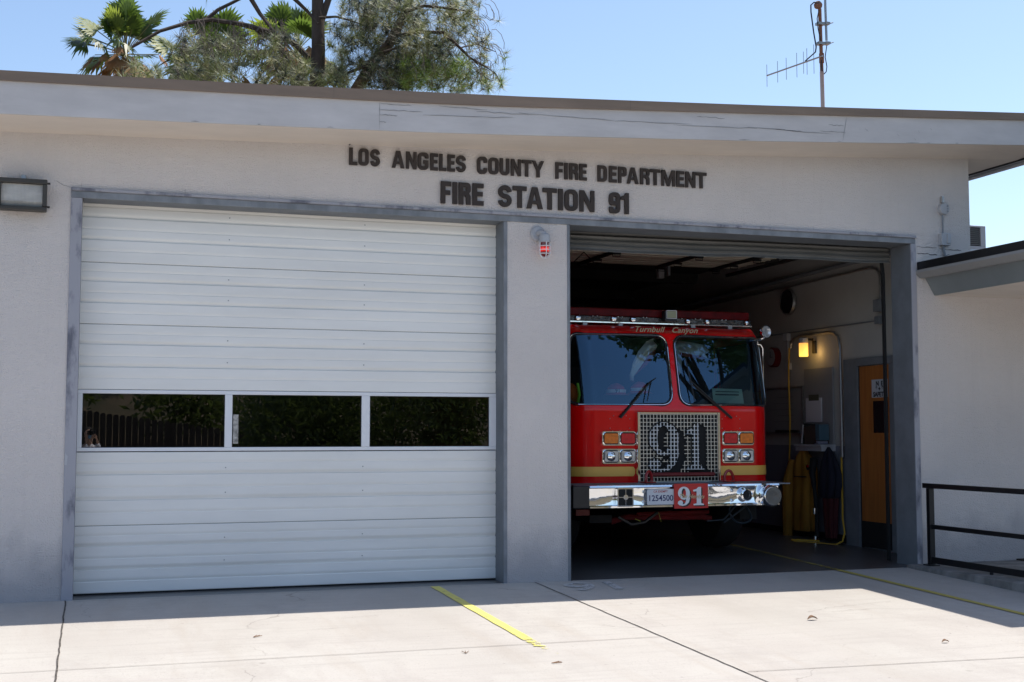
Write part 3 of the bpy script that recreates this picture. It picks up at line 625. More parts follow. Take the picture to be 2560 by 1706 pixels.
for r_, s_ in enumerate(('N  E', '* + *', 'SAFETY')):
    place(text_mesh('notice_text', s_, .075, .001, .003), 'notice_text', M_BLACK, sg, (XI - .029, 1.27, 1.965 - r_ * .063), LEFTW)
MB().box(XI - .034, XI - .0225, 1.09, 1.425, 1.365, 1.79).build('door_window_frame', M_ORW, DR)
MB().box(XI - .037, XI - .0345, 1.10, 1.39, 1.395, 1.765).build('door_window', mat('dark_glass', (.01, .012, .014), .1), DR)

# niche / grey cabinet recess
NB = empty('wall_cabinet', (XI, 2.58, 0), 'pale grey flat panel on the bay wall under the glowing lamp', 'panel')
MB().box(XI - .02, XI, 2.26, 2.92, 1.25, 2.21).build('back_panel', mat('pale_grey_panel', (.26, .27, .285), .5, vary=.1), NB, bevel=.003)
SH = empty('wall_shelf', (XI, 2.55, 0), 'narrow pale shelf under the hanging clipboard inside the bay', 'shelf')
MB().box(XI - .22, XI, 2.24, 2.86, 1.225, 1.25).build('shelf_board', M_GREYP, SH, bevel=.003)
MB().box(XI - .20, XI, 2.25, 2.85, 1.17, 1.2245).build('apron', M_GREYP, SH)
bk_ = empty('binder', (XI - .1, 2.6, 1.25), 'leaning dark binder with a white edge on the bay shelf', 'binder')
mt_ = Matrix.Translation((XI - .12, 2.70, 1.252)) @ Matrix.Rotation(R(10), 4, 'X')
MB().box(-.08, .08, -.02, .02, 0, .26, mt_).build('cover', M_BLACKM, bk_)
MB().box(-.085, -.081, -.012, .012, .01, .25, mt_).build('page_edge', M_WHITE, bk_)
o = MB().box(-.09, .09, -.14, .13, 0, .23, Matrix.Translation((XI - .11, 2.50, 1.252)) @ Matrix.Rotation(R(-6), 4, 'X')).build('cardboard_box', mat('dark_brown_card', (.07, .045, .035), .8), None, bevel=.003)
tag(o, 'dark brown box leaning behind the binder on the bay shelf', 'box')
for k, (y, z, c, lab) in enumerate(((2.35, 1.30, (.06, .12, .16), 'small blue packet standing at the right end of the bay shelf'), (2.38, 1.252, (.20, .21, .28), 'pale lilac folded cloth at the right end of the bay shelf'))):
    o = MB().box(XI - .20, XI - .06, y - .06, y + .04, z, z + (.20 if k == 0 else .045)).build(('packet', 'folded_cloth')[k], mat('item_%d' % k, c, .7), None, bevel=.01); tag(o, lab, ('packet', 'cloth')[k])
CB_ = empty('clipboard', (XI, 2.69, 1.52), 'white paper on a clipboard hanging above the bay shelf', 'clipboard')
MB().box(XI - .030, XI - .0205, 2.505, 2.870, 1.53, 1.835).build('paper', mat('paper_white', (.62, .62, .66), .8), CB_)
MB().box(XI - .036, XI - .0305, 2.56, 2.79, 1.80, 1.875).build('clip', mat('olive_clip', (.10, .10, .07), .5), CB_)

# whiteboard
WBD = empty('whiteboard', (XI, 3.4, 1.4), 'framed grey whiteboard on the dark bay wall beside the engine', 'whiteboard')
MB().box(XI - .012, XI, 2.99, 4.6, 1.40, 1.97).build('board', mat('board_grey', (.26, .265, .27), .35, vary=.1), WBD)
fm = MB(); fm.box(XI - .02, XI, 2.965, 2.9895, 1.38, 1.995).box(XI - .02, XI, 2.99, 4.62, 1.971, 1.995).box(XI - .05, XI, 2.99, 4.62, 1.375, 1.399)
fm.build('frame', M_GALV, WBD)
MB().box(XI - .055, XI - .02, 3.05, 3.6, 1.4, 1.43).build('marker_tray', M_BLACKM, WBD)
for k in range(5): MB().box(XI - .0135, XI - .0122, 3.2, 3.6 + .1 * (k % 3), 1.86 - k * .08, 1.863 - k * .08).build('ruled_line', M_BLACK, WBD)

# wall lamp (lit)
LP = empty('wall_lamp', (XI, 2.72, 2.36), 'small glowing amber glass wall lamp inside the open bay', 'wall lamp')
MB().lathe([(.055, 0), (.06, .01), (.06, .06), (.045, .07)], (XI - .14, 2.72, 2.53), (0, 0, 1), 20).build('cap', M_GREYP, LP, smooth=True)
MB().box(XI - .03, XI, 2.64, 2.70, 2.40, 2.56).box(XI - .10, XI - .03, 2.66, 2.70, 2.56, 2.59).build('back_plate', M_BLACK, LP, bevel=.004)
def lamp_glass():
    m = mat('amber_glass_lit', (.8, .5, .15), .4, emit=(1.0, .56, .12), estr=1.3); t = m.node_tree
    tc = t.nodes.new('ShaderNodeTexCoord'); sx = t.nodes.new('ShaderNodeSeparateXYZ'); t.links.new(tc.outputs['Generated'], sx.inputs[0])
    cr = t.nodes.new('ShaderNodeValToRGB'); e = cr.color_ramp.elements; e[0].position = 0; e[0].color = (1, .62, .10, 1); e[1].position = 1; e[1].color = (.75, .30, .06, 1)
    t.links.new(sx.outputs[2], cr.inputs[0]); t.links.new(cr.outputs[0], t.nodes['Principled BSDF'].inputs['Emission Color']); return m
pr = [(.056, 0)] + [(.058 - .002 * (i % 2), .012 * i) for i in range(1, 15)]
MB().lathe(pr, (XI - .14, 2.72, 2.36), (0, 0, 1), 24).build('lamp_shade', lamp_glass(), LP, smooth=True)
ld = bpy.data.lights.new('lamp_bulb', 'POINT'); ld.energy = .45; ld.color = (1, .58, .18); ld.shadow_soft_size = .04
lo_ = bpy.data.objects.new('lamp_bulb', ld); COL.objects.link(lo_); lo_.location = (XI - .09, 2.575, 2.40); lo_.parent = LP; lo_.matrix_parent_inverse = Matrix.Translation(LP.location).inverted()

# clock
CK = empty('wall_clock', (XI, 3.64, 2.4), 'round white wall clock with a red rim inside the bay', 'clock')
MB().lathe([(.132, 0), (.132, .075), (.118, .085)], (XI, 3.64, 2.403), (-1, 0, 0), 28).build('rim', mat('clock_red', (.12, .006, .006), .4), CK, smooth=True)
MB().lathe([(.112, 0), (.112, .006)], (XI - .082, 3.64, 2.403), (-1, 0, 0), 28).build('clock_face', mat('clock_face_grey', (.34, .34, .34), .5), CK)
MB().box(XI - .094, XI - .0885, 3.635, 3.645, 2.40, 2.48).box(XI - .095, XI - .089, 3.58, 3.64, 2.397, 2.405).build('clock_hand', M_BLACK, CK)
# round fan / vent
FN = empty('wall_fan', (XI, 3.24, 3.11), 'round dark fan in a wire cage high on the bay wall', 'fan')
MB().lathe([(.165, 0), (.175, .02), (.165, .05)], (XI - .02, 3.24, 3.11), (-1, 0, 0), 24, cap=False).build('cage', M_GALV, FN, smooth=True)
mb = MB()
for k in range(4):
    a = k * math.pi / 2 + .3; mb.quad(*[(XI - .05 - .02 * q, 3.24 + rr * math.cos(a + s_), 3.11 + rr * math.sin(a + s_)) for rr, s_, q in ((.03, 0, 0), (.15, -.35, 0), (.155, .35, 1), (.03, .3, 1))])
mb.build('blade', M_BLACKM, FN)
MB().lathe([(.15, 0), (.15, .045)], (XI - .022, 3.24, 3.11), (-1, 0, 0), 24).build('back_disc', M_BLACKM, FN)

# conduits and electrical boxes
o = MB().tube([(XI - .05, T + .35, 3.46), (XI - .05, 7.5, 3.33)], .03, 8).build('ceiling_track_pipe', M_STEELD, None, smooth=True); tag(o, 'long straight grey pipe running back along the top of the bay wall', 'pipe')
cd = MB().tube([(XI - .03, 6.5, 3.28), (XI - .03, 1.5, 3.335), (XI - .03, 1.38, 3.33), (XI - .03, 1.27, 3.29), (XI - .03, 1.22, 3.22), (XI - .03, 1.21, 2.93)], .017, 8).build('conduit_pipe', M_GALV, None, smooth=True)
tag(cd, 'bent metal conduit dropping to the upper dark box on the bay wall', 'conduit')
mb = MB().box(XI - .09, XI, 1.16, 1.28, 2.80, 2.94); o = mb.build('junction_box', M_STEELD, None, bevel=.004); tag(o, 'upper dark junction box near the open bay door track', 'junction box')
o = MB().box(XI - .08, XI, 1.17, 1.27, 2.655, 2.745).build('junction_box', M_STEELD, None, bevel=.004); tag(o, 'lower dark junction box at the end of the thin level conduit', 'junction box')
o = MB().tube([(XI - .02, 1.27, 2.70), (XI - .02, 6.0, 2.715)], .008, 6).build('conduit_pipe', M_STEELD); tag(o, 'thin level conduit crossing the bay wall above the lamp', 'conduit')
o = MB().tube([(XI - .04, 2.045, 1.10), (XI - .04, 2.05, 1.75), (XI - .04, 2.06, 2.45), (XI - .04, 2.09, 2.56), (XI - .04, 2.17, 2.62), (XI - .04, 2.28, 2.638), (XI - .04, 2.95, 2.65), (XI - .04, 3.1, 2.63), (XI - .04, 3.18, 2.57), (XI - .04, 3.20, 2.50)], .019, 8).build('conduit_pipe', M_GALV, None, smooth=True)
tag(o, 'arched silver conduit framing the glowing lamp on the bay wall', 'conduit')
mb = MB().box(XI - .06, XI, 3.26, 3.36, 2.60, 2.70).box(XI - .05, XI, 3.24, 3.33, 2.22, 2.31).box(XI - .03, XI, 3.29, 3.31, 2.31, 2.60); o = mb.build('switch_box', M_GREYP, None, bevel=.004); tag(o, 'pair of small boxes joined by a strip beside the wall clock', 'switch box')
M_YHOSE = mat('yellow_hose', (.55, .33, .03), .5)
hs = empty('air_hose', (XI - .05, 3.2, 1.0), 'yellow air hose hanging beside the tan coat and the clock', 'hose')
pts = [(XI - .06, 3.20, 2.50)] + [(XI - .06 - .01 * math.sin(i), 3.20 + .006 * i, 2.50 - .22 * i) for i in range(1, 11)]
MB().tube(pts, .011, 6).build('hose', M_YHOSE, hs, smooth=True)
MB().lathe([(.02, 0), (.03, .02), (.03, .07), (.018, .1)], (XI - .06, 3.235, .93), (0, 0, 1), 12).lathe([(.02, 0), (.028, .02), (.02, .06)], (XI - .06, 3.25, .25), (0, 0, 1), 12).build('coupling', M_CHROME, hs, smooth=True)
o = MB().tube([(XI - .05, 2.045, 1.10), (XI - .05, 2.045, .50), (XI - .08, 2.0, .36), (XI - .10, 1.93, .20), (XI - .14, 1.92, .10), (XI - .20, 1.98, .055), (XI - .30, 2.12, .06), (XI - .42, 2.3, .065), (XI - .50, 2.40, .07), (XI - .50, 2.48, .08), (XI - .40, 2.45, .08), (XI - .22, 2.3, .075)], .012, 6).build('yellow_cord', M_YHOSE, None, smooth=True)
tag(o, 'yellow cord dropping from the silver conduit and looping on the bay floor', 'cord')

# hanging coats: folded cloth sheets
def coat(name, yc, ztop, prof, mt, label, cat, seed):
    rnd = random.Random(seed); vs = []; fs = []; N = 28
    for (z, hw, yo) in prof:
        for i in range(N):
            a = 2 * math.pi * i / N; fold = 1 + .16 * math.sin(a * 5 + z * 1.5) + .07 * math.sin(a * 9 + z * 3)
            vs.append((XI - .12 + .10 * math.sin(a) * fold * min(1, hw * 6), yc + yo + hw * math.cos(a) * fold, z))
    k = len(prof)
    for j in range(k - 1):
        for i in range(N): fs.append((j * N + i, j * N + (i + 1) % N, (j + 1) * N + (i + 1) % N, (j + 1) * N + i))
    fs += [tuple(range(N)), tuple((k - 1) * N + i for i in range(N))]
    e_ = empty(name, (XI - .12, yc, ztop), label, cat)
    MB().add(vs, fs).build('coat_body', mt, e_, smooth=True, angle=70)
    return e_
M_TAN = mat('tan_canvas', (.36, .17, .016), .85, vary=.35, vscale=5, stretch=(1, 1, .4), bump=.01, bscale=7)
cA = coat('turnout_coat', 2.78, 1.2, [(1.21, .02, .02), (1.17, .06, .02), (1.10, .12, .02), (1.0, .19, 0), (.88, .21, 0), (.7, .20, .0), (.5, .21, .02), (.25, .22, .02), (.17, .22, .02), (.165, .2, .02)], M_TAN, 'long mustard tan coat hanging below the shelf inside the bay', 'coat', 1)
sl_ = MB()
sl_.tube([(XI - .18, 2.95, 1.05), (XI - .22, 3.00, .75), (XI - .22, 3.02, .35), (XI - .22, 3.04, .06)], [.05, .085, .08, .06], 10).build('sleeve', M_TAN, cA, smooth=True)
MB().box(XI - .235, XI - .20, 2.60, 2.85, .84, .85).build('reflective_trim', M_BLACKM, cA)
M_NAVY = mat('navy_cloth', (.006, .007, .018), .85, bump=.01, bscale=8)
cB = coat('navy_coat', 2.22, 1.2, [(1.22, .02, 0), (1.15, .07, 0), (1.05, .12, .0), (.9, .17, -.02), (.75, .17, -.02), (.62, .15, 0), (.60, .13, 0)], M_NAVY, 'dark navy jacket hanging above red trousers inside the bay', 'jacket', 2)
cC = coat('red_trousers', 2.20, .6, [(.60, .12, 0), (.4, .11, 0), (.2, .10, -.01), (.12, .09, -.01)], mat('dark_red_cloth', (.055, .005, .008), .85), 'dark red trousers hanging below the navy jacket', 'trousers', 3)
bp_ = empty('breathing_pack', (XI - .2, 2.42, .6), 'black strap and gauges hanging between the two coats', 'breathing set')
MB().tube([(XI - .2, 2.42, 1.08), (XI - .2, 2.47, .9), (XI - .2, 2.42, .7), (XI - .2, 2.38, .4), (XI - .2, 2.38, .12)], [.05, .04, .025, .025, .03], 8).build('strap', M_BLACKM, bp_, smooth=True)
MB().lathe([(.03, 0), (.035, .02), (.02, .03)], (XI - .26, 2.45, .97), (-1, 0, 0), 14).lathe([(.02, 0), (.022, .07)], (XI - .23, 2.38, .40), (0, 0, 1), 12).lathe([(.03, 0), (.03, .05)], (XI - .23, 2.37, .08), (0, 0, 1), 12).build('gauge', M_CHROME, bp_, smooth=True)
# skirting
MB().box(9.0, 9.0095, 2.0, 12, .02, .16).build('skirting', M_BLACKM, B)
# things deep in the bay
o = MB().box(5.2, 5.9, 10.5, 11.2, 2.75, 3.15).box(5.25, 5.5, 10.49, 10.4995, 2.8, 2.9).build('heater', M_DARK, None, bevel=.01); tag(o, 'dark ceiling heater hanging at the back of the bay', 'heater')
for i_, (x, z) in enumerate(((8.55, 3.3),)):
    o = MB().box(7.46, 7.54, 4.0, 4.08, 3.46, 3.62).box(7.60, 7.63, 4.0, 4.08, 3.50, 3.62).box(7.46, 7.63, 4.0, 4.08, 3.621, 3.66).build('hanging_bracket', M_GREYP, None); tag(o, 'small pale bracket hanging from the bay ceiling behind the raised door', 'bracket')

# red numbered lockers faintly seen through the closed door's middle window
for (x, y, z) in ((3.55, 4.4, 1.95), (4.75, 4.4, 1.60)):
    pass

# ------------------------------------------------------------------ lettering
r4 = lambda u: u
def fac_x(u):   # facade metre position for lettering rows
    return u
def row(name, label, words, xa, xb, ua, ub, ztop, zbot, tl, depth, y):
    e_ = empty(name, (.5 * (xa + xb), 0, zbot), label, 'sign lettering')
    for ch, u0, u1 in words:
        # perspective-correct mapping along the wall
        def X(u):
            s_ = (u - ua) / (ub - ua); k = 1.16 if xb > 5.6 else 1.085
            return xa + (xb - xa) * s_ / (s_ + k * (1 - s_))
        xa_, xb_ = X(u0), X(u1); wv = xb_ - xa_
        t_ = tl if ch != 'I' else wv
        me = loops_mesh('letter', glyph(ch, wv, ztop - zbot, t_), depth, 0 if ch in 'C' else .0025)
        place(me, 'letter', M_LETTER, e_, (xa_, y, zbot))
    return e_
W1 = [('L', 337, 380), ('O', 385, 438), ('S', 445, 496), ('A', 556, 620), ('N', 628, 682), ('G', 688, 742), ('E', 751, 790), ('L', 796, 832), ('E', 837, 875), ('S', 880, 930),
      ('C', 985, 1035), ('O', 1042, 1092), ('U', 1098, 1145), ('N', 1153, 1202), ('T', 1206, 1254), ('Y', 1256, 1315), ('F', 1370, 1408), ('I', 1413, 1430), ('R', 1437, 1480), ('E', 1486, 1522),
      ('D', 1573, 1618), ('E', 1628, 1665), ('P', 1672, 1712), ('A', 1713, 1768), ('R', 1776, 1820), ('T', 1822, 1872), ('M', 1877, 1940), ('E', 1947, 1983), ('N', 1989, 2035), ('T', 2037, 2087)]
W2 = [('F', 785, 838), ('I', 845, 868), ('R', 876, 935), ('E', 945, 1000), ('S', 1072, 1140), ('T', 1145, 1213), ('A', 1213, 1292), ('T', 1292, 1360), ('I', 1367, 1390), ('O', 1398, 1462), ('N', 1471, 1542), ('9', 1612, 1665), ('1', 1668, 1706)]
row('department_lettering', 'upper line of raised dark brown letters reading LOS ANGELES COUNTY FIRE DEPARTMENT', W1, 2.496, 6.121, 337, 2087, 4.000, 3.840, .033, .022, -.006)
row('station_lettering', 'lower line of larger raised dark brown letters reading FIRE STATION 91', W2, 3.362, 5.270, 785, 1706, 3.742, 3.534, .045, .025, -.006)

# ------------------------------------------------------------------ wall fittings outside
FL = empty('flood_light', (-.27, 0, 3.37), 'dark framed rectangular flood light on the stucco left of the closed door', 'flood light')
fl = MB(); xa, xb, za, zb = -.465, -.085, 3.255, 3.50
fl.box(xa, xb, -.10, 0, za, zb)
o = fl.build('housing', mat('bronze_housing', (.055, .05, .042), .5, vary=.3, vscale=10), FL, bevel=.01)
f2 = MB(); q = .028
f2.box(xa - .005, xb + .005, -.155, -.1005, zb - q, zb + .012).box(xa - .005, xb + .005, -.165, -.1005, za - .008, za + q - .005).box(xa - .005, xa + q, -.155, -.1005, za + q, zb - q).box(xb - q - .004, xb + .005, -.155, -.1005, za + q, zb - q)
f2.build('bezel', mat('bronze_housing', (0, 0, 0)), FL, bevel=.006)
vs = []; fs = []; N = 60
for i in range(N + 1):
    x = xa + q + (xb - xa - 2 * q - .004) * i / N; d = .003 * (i % 2)
    vs += [(x, -.112 + d, za + q - .004), (x, -.138 + d, za + q + .04), (x, -.125 + d, zb - q - .002)]
for i in range(N): fs += [(3 * i, 3 * i + 1, 3 * i + 4, 3 * i + 3), (3 * i + 1, 3 * i + 2, 3 * i + 5, 3 * i + 4)]
MB().add(vs, fs).build('lens', mat('ribbed_lens', (.58, .56, .52), .3, vary=.3, vscale=4, stretch=(1, 1, 4), coat=.6), FL)
MB().box(-.292, -.254, -.04, 0, 3.505, 3.565).build('conduit_stub', M_GALV, FL, bevel=.003)
for z in (3.485, 3.285): MB().tube([(xb + .005, -.12, z), (xb + .028, -.12, z)], .009, 8).build('latch_knob', M_BLACK, FL)

RL = empty('caged_lamp', (4.355, 0, 3.3), 'red glass jar lamp in a white cage lit on the pilaster between the doors', 'warning lamp')
xc = 4.36; yl = -.11
mb = MB(); mb.lathe([(.072, 0), (.074, .02), (.06, .035)], (4.325, -.0005, 3.295), (0, -1, 0), 24)
mb.tube([(4.325, -.03, 3.295), (4.335, -.08, 3.30), (4.352, yl, 3.285), (xc, yl, 3.25)], [.03, .028, .03, .034], 12)
mb.lathe([(.034, .05), (.05, .035), (.053, .01), (.053, -.02), (.058, -.022), (.058, -.035), (.050, -.037)], (xc, yl, 3.235), (0, 0, 1), 24)
mb.build('bracket', M_GREYP, RL, smooth=True)
gr_ = mat('red_jar_glass', (.16, .004, .006), .08, emit=(1.0, .02, .015), estr=.0, coat=.5)
t = gr_.node_tree; tc = t.nodes.new('ShaderNodeTexCoord'); sx = t.nodes.new('ShaderNodeSeparateXYZ'); t.links.new(tc.outputs['Generated'], sx.inputs[0])
cr = t.nodes.new('ShaderNodeValToRGB'); cr.color_ramp.elements[0].position = .30; cr.color_ramp.elements[0].color = (0, 0, 0, 1); cr.color_ramp.elements[1].position = .75; cr.color_ramp.elements[1].color = (0, 0, 0, 1)
e = cr.color_ramp.elements.new(.5); e.color = (1, 1, 1, 1)
mm = t.nodes.new('ShaderNodeMath'); mm.operation = 'MULTIPLY'; mm.inputs[1].default_value = .85
t.links.new(sx.outputs[2], cr.inputs[0]); t.links.new(cr.outputs[0], mm.inputs[0]); t.links.new(mm.outputs[0], t.nodes['Principled BSDF'].inputs['Emission Strength'])
MB().lathe([(.040, 0), (.041, -.09), (.036, -.115), (.020, -.132), (.004, -.137)], (xc, yl, 3.198), (0, 0, 1), 24).build('glass_jar', gr_, RL, smooth=True)
cg = MB()
for k in range(5):
    a = 2 * math.pi * k / 5 + .9; cg.tube([(xc + r_ * math.cos(a), yl + r_ * math.sin(a), z) for r_, z in ((.054, 3.20), (.054, 3.10), (.048, 3.075), (.03, 3.054), (.004, 3.048))], .0045, 6)
for z in (3.163, 3.127, 3.090): cg.tube([(xc + .054 * math.cos(R(a)), yl + .054 * math.sin(R(a)), z) for a in range(0, 360, 20)], .0042, 6, closed=True)
cg.build('cage', M_WHITE, RL, smooth=True)

HB = empty('alarm_fitting', (8.93, 0, 3.45), 'round grey alarm fitting with conduit and small box on the right end of the facade', 'alarm')
mb = MB().lathe([(.062, 0), (.064, .03), (.058, .05), (.03, .055)], (8.937, -.0005, 3.79), (0, -1, 0), 24)
mb.build('bell', M_GREYP, HB, smooth=True)
for a in (0, 25, -25): MB().tube([(8.965, -.05, 3.79 + a * .0011), (8.965, -.062, 3.79 + a * .0011)], .009, 8).build('bolt', M_STEEL, HB)
MB().tube([(8.93, -.02, 3.925), (8.93, -.02, 3.86)], .018, 8).build('fitting', M_GALV, HB)
MB().tube([(8.93, -.015, 3.73), (8.93, -.015, 3.52)], .0085, 8).tube([(8.93, -.02, 3.40), (8.932, -.02, 3.34), (8.945, -.02, 3.29), (8.98, -.03, 3.26)], .014, 8).build('conduit', M_STEEL, HB, smooth=True)
MB().box(8.88, 8.995, -.06, 0, 3.395, 3.525).box(8.945, 8.99, -.072, -.0605, 3.415, 3.515).build('switch_box', M_GREYP, HB, bevel=.004)

# ------------------------------------------------------------------ right wing with canopy
WG = empty('side_wing', (11, 0, 0), 'lower stucco side wing with a grey flat canopy over a raised walkway', 'building')
MB().box(9.2905, 15.5, 0, .3, -.4, 3.10).box(9.3, 15.5, .3, 9, 2.9, 3.10).build('wall', M_WALL, WG)
YF = -2.75
cm = MB()
cm.m(M_BLACK).box(8.60, 15.6, YF - .03, -.001, 3.115, 3.205).box(9.2915, 15.6, .0, 9, 3.125, 3.195)
cm.build('roof_membrane', None, WG, bevel=.006)
M_CANF = mat('canopy_fascia_paint', (.30, .30, .30), .6, vary=.15, vscale=2)
M_CANG = mat('canopy_grey_green', (.20, .225, .235), .6, vary=.15, vscale=2)
# fascia board: slightly splayed, then the sloping under-board, then ceiling
def ring(prof, mt, name):
    vs = []; fs = []
    for (y, inset) in ((-.001, 0), (YF, 0)):
        vs += [(x, y, z) for x, z in prof]
    k = len(prof)
    for j in range(k): fs.append((j, (j + 1) % k, k + (j + 1) % k, k + j))
    fs += [tuple(range(k)), tuple(k + j for j in range(k))[::-1]]
    return MB().add(vs, fs).build(name, mt, WG)
ring([(8.575, 3.114), (8.575, 3.085), (8.635, 3.032), (8.70, 3.035), (8.70, 3.114)], M_CANF, 'fascia')
ring([(8.701, 3.036), (8.812, 2.855), (8.84, 2.855), (8.84, 3.114), (8.701, 3.114)], M_CANG, 'eave_board')
ring([(8.841, 2.858), (15.5, 2.858), (15.5, 2.90), (8.841, 2.90)], M_SOFF, 'canopy_ceiling')
MB().box(8.64, 15.5, YF - .02, YF - .0005, 2.95, 3.114).build('front_fascia', M_CANF, WG)
for x in (11.5, 15.2): MB().box(x - .05, x + .05, -2.65, -2.55, -.1, 2.857).build('canopy_post', M_STEELD, WG)
# raised walkway with rough kerb
kb = MB(); n_ = 26; vs = []; fs = []
for i in range(n_ + 1):
    y = -.016 - 4.2 * i / n_; j_ = random.uniform(-.008, .008); zt = .035 + .0 * y
    vs += [(8.375 + j_, y, gz(y) - .05), (8.385 + j_ + random.uniform(-.004, .004), y, zt - .012 + random.uniform(-.004, .003)), (8.40, y, zt), (16, y, zt), (16, y, gz(y) - .05)]
for i in range(n_):
    for j in range(5): fs.append((i * 5 + j, i * 5 + (j + 1) % 5, (i + 1) * 5 + (j + 1) % 5, (i + 1) * 5 + j))
fs += [(0, 1, 2, 3, 4), tuple(n_ * 5 + j for j in range(5))[::-1]]
M_KERB = mat('kerb_concrete', (.30, .29, .275), .95, vary=.55, vscale=5, stretch=(1, 1, .5), bump=.006, bscale=30)
o = kb.add(vs, fs).build('walkway', M_KERB); tag(o, kind='structure')
o = MB().box(9.75, 10.9, -.55, -.03, .036, .052).build('door_mat', mat('dark_brown_mat', (.035, .025, .02), .95, bump=.003, bscale=80)); tag(o, 'dark brown door mat on the raised walkway behind the railing', 'door mat')
RA = empty('hand_railing', (8.55, -1.5, .04), 'black square tube railing along the walkway edge at the right', 'railing')
MB().box(8.525, 8.575, -4.1, -.105, .825, .875).build('top_rail', M_BLACK, RA, bevel=.004)
MB().box(8.535, 8.565, -4.1, -.226, .410, .455).build('middle_rail', M_BLACK, RA, bevel=.003)
MB().box(8.537, 8.563, -4.1, -.226, .060, .125).build('bottom_rail', M_BLACK, RA, bevel=.003)
for y in (-.20, -2.1, -4.0): MB().box(8.52, 8.58, y - .028, y + .026, .036, .8245).box(8.49, 8.61, y - .06, y + .06, .0355, .046).build('post', M_BLACK, RA, bevel=.003)
MB().box(8.54, 8.56, -1.13, -1.10, .036, .0598).build('rail_foot', M_BLACK, RA)
AC = empty('rooftop_cooler', (10.9, 1.5, 3.2), 'boxy grey rooftop cooler with a dark grille beyond the canopy roof', 'cooler')
mb = MB(); mb.box(10.15, 10.71, 1.55, 2.1, 3.66, 3.935).box(10.635, 10.71, 1.5, 1.5495, 3.68, 3.935).box(10.15, 10.71, 1.5, 1.5495, 3.645, 3.6795).box(10.15, 10.6345, 1.5, 1.5495, 3.912, 3.935)
mb.build('casing', mat('cooler_casing', (.62, .58, .60), .6, vary=.1), AC, bevel=.004)
mb = MB(); mb.box(10.16, 10.63, 1.52, 1.5485, 3.69, 3.905); mb.build('grille', mat('cooler_grille', (.09, .085, .08), .7), AC)
mb = MB()
for k in range(9): mb.box(10.16, 10.63, 1.508, 1.519, 3.695 + k * .024, 3.705 + k * .024)
mb.build('louvre', mat('louvre_grey', (.2, .19, .18), .6), AC)
MB().box(10.15, 10.70, 1.5, 2.0, 3.19, 3.645).build('roof_curb', M_WHITE, AC)

# ------------------------------------------------------------------ antenna mast
AN = empty('antenna_mast', (8.13, 1.0, 4.7), 'rusty antenna mast with a yagi aerial standing on the roof', 'antenna')
M_RUST = mat('rust', (.30, .11, .05), .85, col2=(.16, .10, .08), vscale=9, stretch=(1, 1, .4))
M_PINK = mat('faded_primer_pipe', (.42, .27, .22), .6, col2=(.45, .38, .35), vscale=6, stretch=(1, 1, .3))
MB().tube([(8.127, 1, 4.72), (8.118, 1, 5.50)], .023, 12).build('mast_pole', M_PINK, AN, smooth=True)
MB().tube([(8.118, 1, 5.50), (8.105, 1, 6.23)], .020, 12).tube([(8.118, 1, 5.60), (8.118, 1, 5.71)], .028, 12).lathe([(.02, -.03), (.045, -.01), (.048, .02), (.03, .05)], (8.085, 1, 6.26), (-.4, -.6, .5), 12).build('mast_pole', M_RUST, AN, smooth=True)
MB().tube([(8.175, .98, 5.86), (8.158, .98, 6.75)], .014, 10).build('whip_antenna', M_GALV, AN, smooth=True)
for z in (5.82, 6.05): MB().box(8.06, 8.15, .96, 1.03, z - .014, z + .016).box(8.15, 8.21, .95, 1.02, z - .005, z + .022).tube([(8.20, .98, z + .005), (8.265, .98, z + .03)], .006, 6).build('clamp', M_GALV, AN)
def bm_(s_): return Vector((8.10 - .2 * s_, .95 + .9 * s_, 5.665))
MB().tube([bm_(0), bm_(1)], .0095, 8).build('boom', M_GALV, AN)
for s_, hh in ((.03 + .12, .17), (.27, .155), (.33, .13), (.45, .145), (.64, .13), (.80, .13), (1.0, .135)):
    p = bm_(s_); MB().tube([p - Vector((0, 0, hh)), p + Vector((0, 0, hh))], .0035, 5).build('element', M_GALV, AN)
MB().tube([(8.07, .96, 6.28), (8.02, .98, 6.29), (7.99, 1.0, 6.26), (7.99, 1.0, 6.18), (8.02, 1.0, 5.95), (8.05, 1.0, 5.78), (8.04, 1.0, 5.72), bm_(.3) + Vector((0, 0, .012))], .008, 6).tube([(8.07, .96, 6.2), (8.05, .97, 6.1), (8.06, .97, 5.98), (8.09, .97, 5.85)], .006, 6).tube([(8.17, .97, 5.80), (8.14, .96, 5.66), (8.16, .96, 5.55), (8.15, .96, 5.49), (8.12, .96, 5.46)], .006, 6).tube([(8.09, .96, 5.62), (8.085, .96, 5.54), (8.10, .96, 5.49)], .006, 6).build('cable', M_BLACK, AN, smooth=True)

